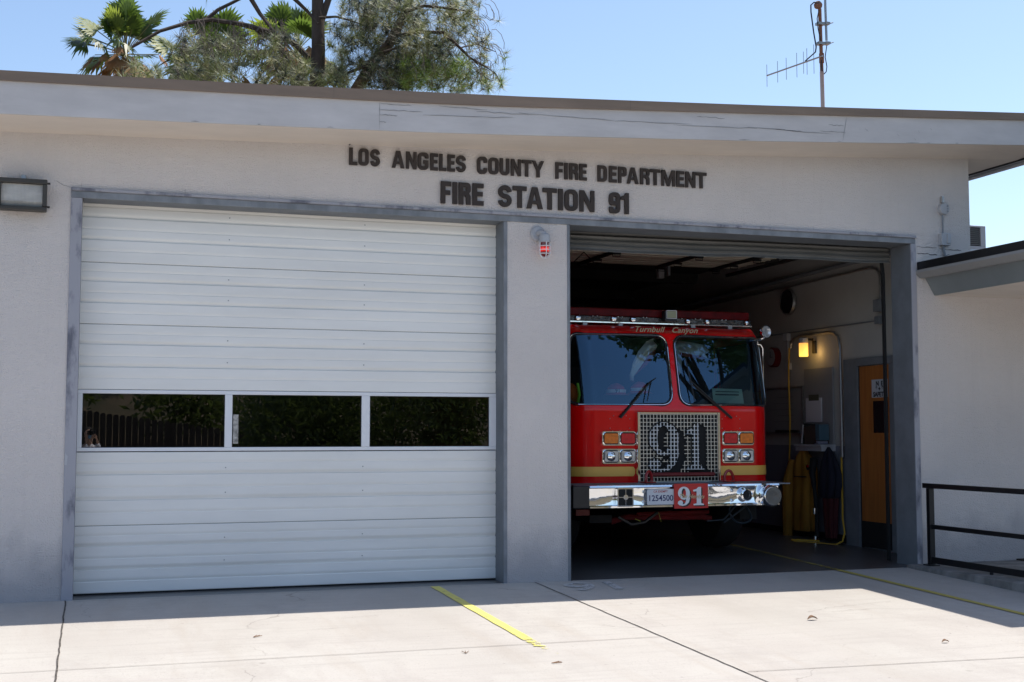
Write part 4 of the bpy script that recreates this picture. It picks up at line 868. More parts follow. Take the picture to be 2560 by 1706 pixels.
# ------------------------------------------------------------------ fire engine
FE = empty('fire_engine', (6.26, 1.0, .03), 'red fire engine with a chrome grille and bumper parked in the open bay', 'fire engine')
CX, HW, CR = 6.26, 1.205, .29
def outline(s):
    """arc length s from the centre of the cab front (positive to +x) -> (x, y, nx, ny)"""
    sg = 1 if s >= 0 else -1; a = abs(s); fl_ = HW - CR
    bow = .035
    if a <= fl_: x, y, nx, ny = a, 1.0 + bow * (a / fl_) ** 2, 0, -1
    elif a <= fl_ + CR * math.pi / 2:
        th = (a - fl_) / CR; x = fl_ + CR * math.sin(th); y = 1.0 + bow + CR * (1 - math.cos(th)); nx, ny = math.sin(th), -math.cos(th)
    else: x = HW; y = 1.0 + bow + CR + (a - fl_ - CR * math.pi / 2); nx, ny = 1, 0
    return CX + sg * x, y, sg * nx, ny
def cab(s, z, off=0.0):
    x, y, nx, ny = outline(s); r_ = 0
    if z > 1.64: q = z - 1.64; r_ = .17 * q + .06 * q * q
    if z > 2.47: r_ += (z - 2.47) * .9 + (z - 2.47) ** 2 * 9
    if z < .95: r_ += 0
    f = max(0, -ny) if abs(ny) > 0 else 0
    return Vector((x + nx * off - math.copysign(1, s) * r_ * .35 * abs(nx), y + ny * off + r_ * f, z))
S_END = 3.2
WIN = [(.045, 1.235, 1.695, 2.452, .085)]
SIDEWIN = (1.52, 2.35, 1.60, 2.40, .06)
def in_rr(s, z, q, pad=0):
    a, b, c, d, r_ = q; a -= pad; b += pad; c -= pad; d += pad; r_ += pad
    if s < a or s > b or z < c or z > d: return False
    cx_ = min(max(s, a + r_), b - r_); cz_ = min(max(z, c + r_), d - r_)
    return (s - cx_) ** 2 + (z - cz_) ** 2 <= r_ * r_ or (a + r_ <= s <= b - r_) or (c + r_ <= z <= d - r_)
def rr_contour(q, n=9): return rrect(q[0], q[1], q[2], q[3], q[4] * 1.6, n)
ds = .02; ns = int(2 * S_END / ds); zs = []
z = .865
while z < 2.47: zs.append(z); z += .02
zs += [2.47, 2.49, 2.51, 2.53, 2.545, 2.555, 2.562]
verts = []; idx = {}
bmf = []; wins = [WIN[0], SIDEWIN]
for i in range(ns + 1):
    for j, z in enumerate(zs):
        s = -S_END + i * ds; idx[(i, j)] = len(verts); verts.append(cab(s, z))
for i in range(ns):
    for j in range(len(zs) - 1):
        s = -S_END + (i + .5) * ds; z = (zs[j] + zs[j + 1]) / 2
        if any(in_rr(abs(s), z, q) for q in wins): continue
        bmf.append((idx[(i, j)], idx[(i + 1, j)], idx[(i + 1, j + 1)], idx[(i, j + 1)]))
body = MB().m(M_RED).add(verts, bmf)
# roof closing
top = [cab(-S_END + i * ds, zs[-1]) for i in range(0, ns + 1, 4)]
body.add(top + [Vector((CX, 3.0, 2.60))], [(i, i + 1, len(top)) for i in range(len(top) - 1)])
body.box(CX - HW + .01, CX + HW - .01, 3.25, 9.2, .7, 2.55)
body.build('cab_body', M_RED, FE, smooth=True, angle=50)
# inner dark lining so the cab reads hollow
MB().box(CX - 1.12, CX + 1.12, 2.3, 2.35, .9, 2.5).box(CX - 1.14, CX + 1.14, 1.22, 2.3, .9, 1.0).build('cab_interior', M_BLACKM, FE)
MB().box(CX - 1.12, CX + 1.12, 1.19, 1.55, 1.45, 1.66).build('dashboard', M_BLACK, FE, bevel=.03)
for sx_ in (-.6, .6): MB().box(CX + sx_ - .25, CX + sx_ + .25, 1.95, 2.08, 1.2, 2.15).box(CX + sx_ - .25, CX + sx_ + .25, 1.65, 2.0, 1.15, 1.3).build('seat', M_BLACKM, FE, bevel=.03)
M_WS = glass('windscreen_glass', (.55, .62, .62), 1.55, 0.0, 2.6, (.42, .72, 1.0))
def patch(q, off, nx_=26, nz_=12, sign=1):
    a, b, c, d, _ = q; vs = []; fs = []
    for i in range(nx_ + 1):
        for j in range(nz_ + 1): vs.append(cab(sign * (a + (b - a) * i / nx_), c + (d - c) * j / nz_, off))
    for i in range(nx_):
        for j in range(nz_):
            ss = a + (b - a) * (i + .5) / nx_; zz = c + (d - c) * (j + .5) / nz_
            if in_rr(ss, zz, q, .012): fs.append((i * (nz_ + 1) + j, (i + 1) * (nz_ + 1) + j, (i + 1) * (nz_ + 1) + j + 1, i * (nz_ + 1) + j + 1))
    return MB().add(vs, fs)
for sg in (-1, 1):
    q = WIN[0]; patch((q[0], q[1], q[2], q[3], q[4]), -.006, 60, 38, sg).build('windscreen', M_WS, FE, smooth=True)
    cc = rr_contour(q)
    MB().tube([cab(sg * s, z, .001) for s, z in cc], .017, 8, closed=True).build('windscreen_gasket', M_SEAL, FE, smooth=True)
    MB().tube([cab(sg * s, z, .016) for s, z in cc], .0045, 6, closed=True).build('chrome_trim', M_CHROME, FE, smooth=True)
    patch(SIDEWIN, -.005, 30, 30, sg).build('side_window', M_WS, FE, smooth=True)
    MB().tube([cab(sg * s, z, .002) for s, z in rr_contour(SIDEWIN)], .015, 6, closed=True).build('window_gasket', M_SEAL, FE, smooth=True)
# yellow stripe
def surf_strip(s0, s1, z0, z1, off, name, mt, r_=0, parent=FE, mk=20):
    vs = []; fs = []
    for i in range(mk + 1):
        u = i / mk; s = s0 + (s1 - s0) * u; e_ = min(abs(s - s0), abs(s - s1)) if r_ else 9; sq = 0
        if r_ and abs(s - s0) < r_: sq = r_ - math.sqrt(max(0, r_ * r_ - (r_ - abs(s - s0)) ** 2))
        vs += [cab(s, z0 + sq, off), cab(s, z1 - sq, off)]
    for i in range(mk): fs.append((2 * i, 2 * i + 2, 2 * i + 3, 2 * i + 1))
    return MB().add(vs, fs).build(name, mt, parent, smooth=True)
surf_strip(-.488, -S_END + .02, .940, 1.040, .004, 'yellow_stripe', M_STRIPE, .03, mk=160)
surf_strip(.496, S_END - .02, .938, 1.040, .004, 'yellow_stripe', M_STRIPE, .03, mk=160)
# wiper access plates with rivets
for sg in (-1, 1):
    for (dx, dz) in ((-.11, 0), (-.11, -.10), (0, .03), (0, -.13), (.07, .03), (-.07, .03), (.11, 0), (.11, -.10), (.08, -.13), (-.08, -.13)):
        p = cab(sg * .655 + dx, 1.545 + dz, .001); MB().lathe([(.006, 0), (.003, .004)], p, (0, -1, 0), 6).build('rivet', M_GALV, FE)
# grille
g0, g1, h0, h1 = 5.787, 6.742, .862, 1.612; GY = .955
MB().box(g0 + .01, g1 - .01, GY + .03, 1.06, h0, h1).build('radiator', M_BLACKM, FE)
gf = MB(); gf.box(g0 - .008, g0 + .022, GY - .006, 1.04, h0 - .005, h1 + .004).box(g1 - .022, g1 + .008, GY - .006, 1.04, h0 - .005, h1 + .004).box(g0 + .0225, g1 - .0225, GY - .006, 1.04, h1 - .022, h1 + .004).box(g0 + .0225, g1 - .0225, GY - .012, 1.04, h0 - .005, h0 + .022)
gf.build('grille_frame', M_CHROME, FE, bevel=.004)
def shift(loops, dx, dy): return [[p + Vector((dx, dy)) for p in lp] for lp in loops]
D9 = shift(glyph('q', .42, .53, .1), 5.885, .985); D1 = shift(glyph('i', .235, .50, .1), 6.325, 1.00)
def inside(x, z, loops):
    c_ = False
    for lp in loops:
        j = len(lp) - 1
        for i in range(len(lp)):
            if (lp[i].y > z) != (lp[j].y > z) and x < (lp[j].x - lp[i].x) * (z - lp[i].y) / (lp[j].y - lp[i].y) + lp[i].x: c_ = not c_
            j = i
    return c_
def is_d(x, z): return inside(x, z, D9) or inside(x, z, D1)
def is_sh(x, z): return any(is_d(x - q, z + q * .55) for q in (.02, .04, .06, .075))
M_GRB = mat('grille_bar_steel', (.66, .62, .55), .35, metal=.7); M_GRW = mat('grille_bar_white', (.70, .72, .74), .35, metal=.2)
ch, wh, wh1 = MB(), MB(), MB(); nx_ = 23; nz_ = 17
px_ = (g1 - g0 - .044) / nx_; pz_ = (h1 - h0 - .044) / nz_; bw = .0042; sub = 2
for i in range(nx_ + 1):
    x = g0 + .022 + i * px_
    for j in range(nz_ * sub):
        za = h0 + .022 + j * pz_ / sub; zb = za + pz_ / sub; zc = (za + zb) / 2
        if is_d(x, zc): (wh if x < 6.31 else wh1).box(x - bw, x + bw, GY - .004, GY + .006, za, zb)
        elif is_sh(x, zc): continue
        else: ch.box(x - bw * .8, x + bw * .8, GY, GY + .008, za, zb)
for j in range(nz_ + 1):
    z = h0 + .022 + j * pz_
    for i in range(nx_ * sub):
        xa = g0 + .022 + i * px_ / sub; xb = xa + px_ / sub; xc_ = (xa + xb) / 2
        if is_d(xc_, z): (wh if xc_ < 6.31 else wh1).box(xa, xb, GY - .0045, GY + .005, z - bw, z + bw)
        elif is_sh(xc_, z): continue
        else: ch.box(xa, xb, GY + .001, GY + .007, z - bw * .8, z + bw * .8)
ch.build('grille_mesh', M_GRB, FE); wh.build('grille_number', M_GRW, FE); wh1.build('grille_number', M_GRW, FE)
nb = MB()
for lp in D9 + D1: nb.tube([(p.x, GY - .007, p.y) for p in lp], .0055, 5, closed=True)
nb.build('number_outline', M_BLACKM, FE)
# lights
def rrbox(x0, x1, z0, z1, r_, y0, y1, mt, name, parent, s=True):
    lp = rrect(x0, x1, z0, z1, r_, 5); k = len(lp); vs = [(x, y0, z) for x, z in lp] + [(x, y1, z) for x, z in lp]
    fs = [(i, (i + 1) % k, k + (i + 1) % k, k + i) for i in range(k)] + [tuple(range(k)), tuple(range(k, 2 * k))[::-1]]
    return MB().add(vs, fs).build(name, mt, parent, smooth=s)
M_ORL = mat('amber_lens', (1.0, .24, .01), .3, coat=.2, vary=.3, vscale=30, bump=.002, bscale=60); M_RDL = mat('red_lens', (.80, .006, .008), .3, coat=.2, vary=.3, vscale=30, bump=.002, bscale=60)
M_HLL = mat('headlamp_lens', (.95, .96, .98), .14, metal=.45, vary=.55, vscale=15, stretch=(1, 1, .6), coat=.5)
def cluster(x0, x1, z0, z1, mats, nm):
    cl_ = rrbox(x0, x1, z0, z1, .03, .99, 1.08, M_CHROME, nm, FE); md = (x0 + x1) / 2
    for k, (a, b) in enumerate(((x0, md), (md, x1))):
        rrbox(a + .015, b - .010, z0 + .016, z1 - .016, .022, .984, .9895, M_SEAL, 'surround', cl_)
        rrbox(a + .022, b - .017, z0 + .023, z1 - .023, .018, .976, .9835, mats[k], 'lens', cl_)
        if mats[k] is M_HLL: MB().lathe([(.052, 0), (.040, .010), (.020, .017), (.001, .019)], ((a + b) / 2, .9755, (z0 + z1) / 2), (0, -1, 0), 20, cap=False).build('reflector_bowl', M_CHROME, cl_, smooth=True)
        ring_ = rrect(a + .013, b - .008, z0 + .013, z1 - .013, .028, 5); MB().tube([(x, .985, z) for x, z in ring_], .0045, 5, closed=True).build('lens_rim', M_CHROME, cl_, smooth=True)
    return cl_
cluster(5.392, 5.775, 1.262, 1.412, (M_ORL, M_RDL), 'signal_lights'); cluster(6.792, 7.178, 1.262, 1.412, (M_RDL, M_ORL), 'signal_lights')
cluster(5.392, 5.775, 1.072, 1.228, (M_HLL, M_HLL), 'headlights'); cluster(6.792, 7.178, 1.070, 1.226, (M_HLL, M_HLL), 'headlights')
# bumper
BY = .45
prof = [(0.0, .872), (-.012, .868), (-.016, .850), (.012, .840), (.018, .78), (.018, .72), (.012, .672), (-.018, .664), (-.018, .648), (0.0, .642)]
def bump_seg(xa, xb, mt, name):
    n_ = 24; vs = []; fs = []; k = len(prof)
    for i in range(n_ + 1):
        x = xa + (xb - xa) * i / n_; vs += [(x, BY + d + .004 * math.sin(x * 9) * math.sin(z_ * 30), z_) for d, z_ in prof]
    for i in range(n_):
        for j in range(k - 1): fs.append((i * k + j, i * k + j + 1, (i + 1) * k + j + 1, (i + 1) * k + j))
    return MB().add(vs, fs).build(name, mt, FE, smooth=True, angle=25)
bump_seg(5.03, 7.16, M_CHROME, 'bumper')
MB().box(4.85, 5.029, BY - .01, BY + .3, .645, .87).build('bumper_end', M_BLACK, FE, bevel=.01)
MB().box(4.9, 7.30, BY + .004, 1.06, .860, .8715).build('bumper_deck', M_STEELD, FE)
MB().box(5.05, 7.15, BY + .03, BY + .12, .655, .855).build('bumper_backing', M_BLACKM, FE)
MB().box(7.17, 7.36, .80, .95, .64, .86).build('bumper_bracket', M_STEELD, FE)
sp_ = rrbox(5.312, 5.488, .658, .848, .018, BY - .045, BY + .01, M_CHROME, 'siren_speaker', FE)
rrbox(5.325, 5.475, .672, .834, .012, BY - .047, BY - .0455, M_BLACKM, 'speaker_opening', sp_)
mb = MB().box(5.397, 5.403, BY - .052, BY - .0475, .672, .834).box(5.325, 5.475, BY - .0525, -.0480 + BY, .750, .756).lathe([(.028, 0), (.026, .006)], (5.40, BY - .0475, .753), (0, -1, 0), 16)
mb.build('speaker_cross', M_CHROME, sp_)
# plate
pl = rrbox(5.644, 5.942, .672, .828, .012, BY - .026, BY - .018, mat('plate_white', (.60, .62, .66), .5), 'licence_plate', FE)
place(text_mesh('plate_text', '1254500', .082, .001, .0015, 0, .98), 'plate_text', mat('plate_blue', (.02, .03, .12), .5), pl, (5.793, BY - .0265, .735))
place(text_mesh('plate_text', 'CA EXEMPT', .030, .001, .0005, 0, 1.0), 'plate_text', mat('plate_red', (.40, .05, .05), .5), pl, (5.793, BY - .0265, .803))
# red 91 sign on bumper
sg_ = MB().box(5.938, 6.318, BY - .040, BY - .030, .630, .880).build('number_plate', mat('sign_red', (.50, .015, .015), .35, coat=.3), FE)
n9, n1 = glyph('q', .155, .19, .04), glyph('i', .125, .185, .04)
for lps, xx in ((n9, 5.972), (n1, 6.145)):
    place(loops_mesh('digit_shadow', [list(l) for l in lps], .001), 'digit_shadow', M_BLACK, sg_, (xx + .018, BY - .0405, .648))
    place(loops_mesh('digit', [list(l) for l in lps], .002), 'digit', M_WHITE, sg_, (xx, BY - .042, .660))
place(text_mesh('script', 'The Heights', .058, .001, .0008, .45, 1.0), 'script_text', M_GOLD, sg_, (6.125, BY - .0455, .750), FRONT, R(-2))
# round siren + small horn
MB().lathe([(.085, .12), (.105, .10), (.112, .04), (.112, -.02), (.100, -.045), (.094, -.05)], (7.04, BY - .05, .742), (0, 1, 0), 36).build('siren', M_CHROME, FE, smooth=True)
mb = MB().lathe([(.094, 0), (.090, .004)], (7.04, BY - .098, .742), (0, -1, 0), 36)
for r_ in (.055, .042, .028, .014): mb.tube([(7.04 + r_ * math.cos(R(a)), BY - .104, .742 + r_ * math.sin(R(a))) for a in range(0, 360, 18)], .0030, 5, closed=True)
for a in range(0, 360, 9): mb.tube([(7.04 + .060 * math.cos(R(a)), BY - .103, .742 + .060 * math.sin(R(a))), (7.04 + .090 * math.cos(R(a)), BY - .103, .742 + .090 * math.sin(R(a)))], .0016, 4)
mb.build('siren_grille', mat('siren_face', (.20, .19, .175), .4, metal=.7, bump=.002, bscale=120), FE)
MB().lathe([(.050, .03), (.062, -.01), (.062, -.03), (.052, -.034), (.046, -.01), (.02, .02), (.001, .022)], (6.768, BY - .01, .755), (0, 1, 0), 28, cap=False).build('air_horn', M_CHROME, FE, smooth=True)
MB().lathe([(.045, 0), (.001, .002)], (6.768, BY - .012, .755), (0, 1, 0), 24).build('horn_mouth', M_BLACKM, FE)
for (x, z) in ((5.625, .80), (5.625, .70), (6.62, .80), (6.62, .70)): MB().lathe([(.014, .0), (.016, .012), (.008, .022)], (x, BY + .016, z), (0, -1, 0), 12).build('bolt', M_CHROME, FE, smooth=True)
# tow eyes
for x, tw_ in ((5.835, .25), (6.765, -.15)):
    pts = [(x + .045 * math.cos(R(a)) * (1 if a < 200 else 1), .80 + tw_ * .1 * math.cos(R(a)), .90 + .095 * max(-.3, math.sin(R(a)))) for a in range(-30, 211, 20)]
    MB().tube(pts, .016, 8).box(x - .055, x + .055, .74, .90, .878, .888).build('tow_hook', mat('hook_red', (.33, .008, .010), .3, coat=.6), FE, smooth=True)
MB().tube([(5.90, .93, .955), (6.66, .93, .955)], .022, 10).build('winch_bar', M_REDD, FE)
# wipers
def wiper(base, mid, tip1, tip2):
    mb = MB(); mb.tube([base, mid], [.014, .008], 6).tube([(base[0] - .02, base[1], base[2]), (mid[0] - .02, mid[1], mid[2] - .01)], .005, 5); mb.build('wiper_arm', M_BLACK, FE)
    MB().tube([tip1, mid, tip2], [.005, .010, .005], 5).build('wiper_blade', M_BLACK, FE)
def on(s, z, off=.05): return cab(s, z, off)
wiper(on(-.655, 1.555, .02), on(-.30, 1.94), on(-.235, 1.98), on(-.36, 1.73))
wiper(on(.655, 1.555, .02), on(.17, 1.955), on(.14, 2.20), on(.20, 1.73))
# A pillars trims, script, light bar
place(text_mesh('cab_script', 'Turnbull   Canyon', .088, .001, .0012, .45, 1.10, 1.05), 'cab_script', M_GOLD, FE, (6.20, 1.135, 2.508), FRONT @ Matrix.Rotation(R(-14), 4, 'X'))
LB = MB(); LB.box(5.08, 7.43, 1.45, 1.75, 2.595, 2.612).build('light_bar_base', M_CHROME, FE, bevel=.003)
M_LBR = mat('red_dome_lens', (.14, .002, .004), .35, spec=.15, vary=.6, vscale=9); M_LBC = mat('clear_lens_dark', (.16, .15, .14), .08, metal=.7, vary=.85, vscale=16, stretch=(1.2, 1, 2.5), bump=.01, bscale=18)
MB().box(5.09, 7.42, 1.455, 1.745, 2.612, 2.672).build('light_bar_lens', M_LBC, FE, bevel=.006)
MB().box(5.09, 7.40, 1.46, 1.74, 2.6725, 2.762).build('light_bar_dome', M_LBR, FE, bevel=.012)
for k, x in enumerate((5.30, 5.72, 5.95, 6.62, 6.86, 7.36)):
    MB().lathe([(.030, 0), (.034, .012), (.026, .028), (.010, .034)], (x, 1.452, 2.642), (0, -1, 0), 16).build('lamp_reflector', M_CHROME, FE, smooth=True)
for x in (5.32, 5.48, 5.53, 5.78, 5.83, 6.08, 6.12, 6.55, 6.72, 6.78, 7.05, 7.10): MB().lathe([(.007, 0), (.004, .006)], (x, 1.452, 2.668), (0, -1, 0), 8).build('screw', M_WHITE, FE)
for x in (5.38, 5.80, 6.68, 7.14): MB().box(x - .025, x + .025, 1.43, 1.47, 2.555, 2.60).build('mounting_foot', M_GALV, FE)
op = MB().box(6.30, 6.45, 1.36, 1.44, 2.625, 2.745).build('sensor_box', M_BLACK, FE, bevel=.005)
MB().box(6.325, 6.435, 1.352, 1.3595, 2.665, 2.738).build('sensor_window', mat('sensor_window', (.32, .34, .22), .4), op)
MB().box(6.318, 6.442, 1.355, 1.3595, 2.742, 2.748).box(6.318, 6.324, 1.355, 1.3595, 2.66, 2.742).box(6.436, 6.442, 1.355, 1.3595, 2.66, 2.742).box(6.318, 6.442, 1.355, 1.3595, 2.655, 2.662).build('sensor_rim', M_WHITE, op)
# spotlight
MB().lathe([(.02, .09), (.055, .05), (.072, 0), (.070, -.01)], (7.468, 1.20, 2.525), (-.25, 1, -.05), 24, cap=False).build('spotlight', M_CHROME, FE, smooth=True)
MB().lathe([(.064, 0), (.05, .012), (.02, .02), (.001, .016)], (7.469, 1.192, 2.525), (-.25, 1, -.05), 24, cap=False).build('spotlight_lens', M_HLL, FE, smooth=True)
MB().tube([(7.455, 1.22, 2.455), (7.40, 1.22, 2.435), (7.30, 1.22, 2.43)], .012, 8).build('spotlight_arm', M_CHROME, FE, smooth=True)
MB().tube([(7.38, 1.25, 2.39), (7.42, 1.24, 2.38), (7.445, 1.24, 2.34), (7.447, 1.24, 2.1), (7.445, 1.24, 1.75)], .008, 8).build('grab_rail', M_CHROME, FE, smooth=True)
MB().box(7.415, 7.455, 1.28, 1.40, 1.72, 1.76).m(M_ORL).box(7.41, 7.46, 1.27, 1.42, 1.7605, 1.85).build('side_marker', M_ORL, FE)
# undercarriage
mb = MB(); mb.box(5.25, 5.5, 1.0, 6, .46, .64).box(7.0, 7.2, 1.0, 6, .46, .64); mb.build('frame_rail', M_BLACKM, FE)
MB().box(5.10, 5.50, 1.0, 1.1, .54, .60).build('step_beam', M_REDD, FE)
mb = MB().tube([(5.57, 1.2, .455), (5.75, 1.2, .50), (6.65, 1.2, .485), (6.75, 1.2, .46)], .035, 8).tube([(5.85, 1.15, .535), (6.70, 1.15, .54)], .022, 8)
mb.build('front_axle', M_REDD, FE, smooth=True)
MB().box(5.3, 7.1, 1.1, 3.0, .60, .86).build('engine_underside', M_BLACKM, FE)
for x in (CX - 1.0, CX + 1.0):
    for y in (2.1, 7.2):
        wl = MB().lathe([(.30, -.14), (.49, -.14), (.52, -.10), (.52, .10), (.49, .14), (.30, .14)], (x, y, .09 + .50), (1, 0, 0), 32).build('wheel', M_SEAL, FE, smooth=True)
        MB().lathe([(.29, -.10), (.29, .10)], (x, y, .59), (1, 0, 0), 24).build('rim', M_GALV, wl)
MB().tube([(6.95 + .13 * math.cos(R(a)), .9 + .02 * math.sin(R(3 * a)), .53 + .10 * math.sin(R(a)) - .02 * math.cos(R(a))) for a in range(0, 360, 15)], .011, 6, closed=True).tube([(6.75, .9, .44), (6.85, .9, .50), (7.0, .9, .60)], .012, 6).tube([(6.55, .9, .46), (6.75, .9, .47), (6.9, .9, .62)], .010, 6).build('air_line_loop', mat('dark_blue_hose', (.012, .025, .04), .5), FE, smooth=True)
MB().tube([(5.55, .95, .52), (5.7, .95, .44), (5.85, .95, .46), (6.0, .95, .56)], .018, 6).build('cable_bundle', M_BLACK, FE, smooth=True)
MB().tube([(5.72, .9, .50), (5.78, .9, .475)], .004, 4).tube([(5.99, .9, .56), (6.02, .9, .46)], .003, 4).build('cable_tie', mat('cable_tie_yellow', (.5, .45, .08), .5), FE)
# things in the cab
def helmet(x, y, z, lab, rot):
    h_ = empty('fire_helmet', (x, y, z), lab, 'helmet', 'fire helmets on the dashboard'); Mx = Matrix.Translation((x, y, z)) @ Matrix.Rotation(R(rot), 4, 'Z')
    vs = []; fs = []; N = 24; K = 7
    for j in range(K + 1):
        t_ = j / K * math.pi / 2
        for i in range(N): a = 2 * math.pi * i / N; rr = math.cos(t_) * (1 + .04 * math.cos(4 * a)); vs.append(Mx @ Vector((.105 * rr * math.cos(a), .13 * rr * math.sin(a), .02 + .115 * math.sin(t_))))
    for j in range(K):
        for i in range(N): fs.append((j * N + i, j * N + (i + 1) % N, (j + 1) * N + (i + 1) % N, (j + 1) * N + i))
    mr_ = mat('helmet_red', (.85, .10, .12), .35, coat=.4)
    MB().add(vs, fs).build('shell', mr_, h_, smooth=True)
    br = MB(); vs = []
    for i in range(N):
        a = 2 * math.pi * i / N
        for rr, zz in ((.98, .022), (1.38, .0)): vs.append(Mx @ Vector((.105 * rr * math.cos(a), .13 * rr * math.sin(a), zz)))
    br.add(vs, [(2 * i, 2 * i + 1, 2 * ((i + 1) % N) + 1, 2 * ((i + 1) % N)) for i in range(N)]).build('brim', mr_, h_, smooth=True)
    bd = MB(); vs = []
    for i in range(13):
        a = math.pi + math.pi * i / 12
        for zz in (.028, .062): vs.append(Mx @ Vector((.110 * math.cos(a), .135 * math.sin(a), zz)))
    bd.add(vs, [(2 * i, 2 * i + 2, 2 * i + 3, 2 * i + 1) for i in range(12)]).build('front_band', M_WHITE, h_)
    me = text_mesh('badge', '91', .055, .002, .002); me.transform(Matrix.Rotation(R(rot), 4, 'Z') @ FRONT); me.transform(Matrix.Translation(Mx @ Vector((0, -.139, .045)))); me.materials.clear(); me.materials.append(M_BLACK)
    o_ = bpy.data.objects.new('number_badge', me); COL.objects.link(o_); o_.parent = h_; o_.matrix_parent_inverse = Matrix.Translation(h_.location).inverted()
helmet(5.70, 1.34, 1.80, 'red fire helmet numbered 91 behind the left windscreen, nearer the left edge', -15)
helmet(5.98, 1.34, 1.82, 'red fire helmet numbered 91 behind the left windscreen, nearer the wiper', 8)
MB().box(5.5, 6.2, 1.25, 1.5, 1.665, 1.80).build('dash_shelf', M_BLACKM, FE, bevel=.02)
pc = empty('paper_notice', (7.05, 1.22, 1.75), 'pale green printed card propped inside the right windscreen', 'notice')
MB().quad((6.80, 1.20, 1.72), (7.20, 1.24, 1.72), (7.19, 1.27, 1.88), (6.80, 1.23, 1.885)).build('card', mat('mint_card', (.45, .72, .62), .8), pc)
for k in range(5): MB().quad(*[(x, y - .003, z) for x, y, z in ((6.83, 1.21 + .005 * k, 1.855 - k * .03), (7.14, 1.245 + .005 * k, 1.853 - k * .03), (7.14, 1.246 + .005 * k, 1.843 - k * .03 - .006 * (k % 2)), (6.83, 1.211 + .005 * k, 1.845 - k * .03 - .006 * (k % 2)))]).build('printed_line', mat('ink_grey', (.08, .10, .10), .8), pc)
hv = empty('safety_vest', (5.1, 1.75, 1.7), 'orange and lime safety vest behind the far left side of the windscreen', 'vest')
def lump(cx_, cy_, cz_, rx, ry, rz, seed):
    rnd = random.Random(seed); vs = []; fs = []; N = 14; K = 8
    for j in range(K + 1):
        t_ = -math.pi / 2 + math.pi * j / K
        for i in range(N): a = 2 * math.pi * i / N; k_ = 1 + .14 * math.sin(a * 3 + j) + .08 * math.sin(a * 5 - j * 2); vs.append((cx_ + rx * math.cos(t_) * math.cos(a) * k_, cy_ + ry * math.cos(t_) * math.sin(a) * k_, cz_ + rz * math.sin(t_)))
    for j in range(K):
        for i in range(N): fs.append((j * N + i, j * N + (i + 1) % N, (j + 1) * N + (i + 1) % N, (j + 1) * N + i))
    return vs, fs
MB().add(*lump(5.22, 1.5, 1.80, .11, .10, .14, 2)).build('vest_body', mat('hi_vis_orange', (.75, .16, .02), .7), hv, smooth=True)
for k in (-1, 1): MB().tube([(5.22 + k * .05, 1.38, 1.93), (5.22 + k * .07, 1.38, 1.80), (5.22 + k * .05, 1.39, 1.69)], .016, 6).build('vest_band', mat('hi_vis_lime', (.35, .85, .08), .6), hv)
# draped flag-like cloth inside the cab
FG = empty('draped_cloth', (6.3, 1.45, 2.35), 'white cloth with a dark red hem draped behind the upper middle of the windscreen', 'cloth')
def drape(path, wid, mt, name, hem):
    vs = []; fs = []; K = len(path)
    for i, (p, w0, dn) in enumerate(path):
        for j in range(9): u = j / 8; vs.append(Vector(p) + Vector((dn[0] * u, .04 * math.sin(u * 9 + i * 1.3), dn[1] * u)))
    mb = MB()
    mb.m(mt); 
    n0 = len(mb.v); mb.v += [tuple(v) for v in vs]
    for i in range(K - 1):
        for j in range(8):
            mb.m(hem if j >= 6 else mt); mb.f.append((i * 9 + j, i * 9 + j + 1, (i + 1) * 9 + j + 1, (i + 1) * 9 + j)); mb.mi.append(mb.cur)
    return mb.build(name, mt, FG, smooth=True)
M_CLW = mat('white_cloth', (.80, .82, .80), .8); M_CLR = mat('dark_red_hem', (.30, .02, .04), .8)
drape([((6.17, 1.36, 2.44), 0, (.03, -.17)), ((6.08, 1.33, 2.40), 0, (.05, -.17)), ((5.96, 1.31, 2.28), 0, (.08, -.15)), ((5.87, 1.30, 2.15), 0, (.08, -.10)), ((5.84, 1.30, 2.03), 0, (.06, -.03)), ((5.86, 1.30, 1.97), 0, (.03, -.02))], 0, M_CLW, 'cloth_fold', M_CLR)
drape([((6.33, 1.36, 2.43), 0, (.02, -.17)), ((6.46, 1.36, 2.42), 0, (0, -.17)), ((6.62, 1.36, 2.40), 0, (0, -.18)), ((6.75, 1.36, 2.37), 0, (-.02, -.16)), ((6.82, 1.36, 2.30), 0, (-.04, -.1))], 0, M_CLW, 'cloth_fold', M_CLR)
drape([((6.33, 1.33, 2.42), 0, (.10, -.06)), ((6.37, 1.31, 2.25), 0, (.09, -.03)), ((6.40, 1.30, 2.08), 0, (.05, -.02)), ((6.35, 1.30, 1.96), 0, (.03, .0))], 0, M_CLW, 'cloth_fold', M_CLW)

# ------------------------------------------------------------------ vegetation behind the roof
def leafmat(name, col, rough=.5, tl=.45, **k):
    m = mat(name, col, rough, **k); t = m.node_tree; b = t.nodes['Principled BSDF']
    if any(n.type == 'BSDF_TRANSLUCENT' for n in t.nodes): return m
    tr = t.nodes.new('ShaderNodeBsdfTranslucent'); tr.inputs[0].default_value = (min(1, col[0] * 1.5), min(1, col[1] * 1.6), col[2], 1)
    mx = t.nodes.new('ShaderNodeMixShader'); mx.inputs[0].default_value = tl; o = t.nodes['Material Output']
    t.links.new(b.outputs[0], mx.inputs[1]); t.links.new(tr.outputs[0], mx.inputs[2]); t.links.new(mx.outputs[0], o.inputs[0]); return m
M_PALM = leafmat('palm_leaf_green', (.095, .14, .035), .4, col2=(.045, .075, .025), vscale=1.5)
M_PALMY = leafmat('palm_leaf_yellow_green', (.22, .26, .06), .5)
M_PALMD = leafmat('dead_palm_leaf', (.40, .21, .10), .85, .3, vary=.5, vscale=3)
M_TRUNK = mat('palm_trunk', (.16, .12, .09), .95, vary=.4, vscale=6, bump=.02, bscale=12)
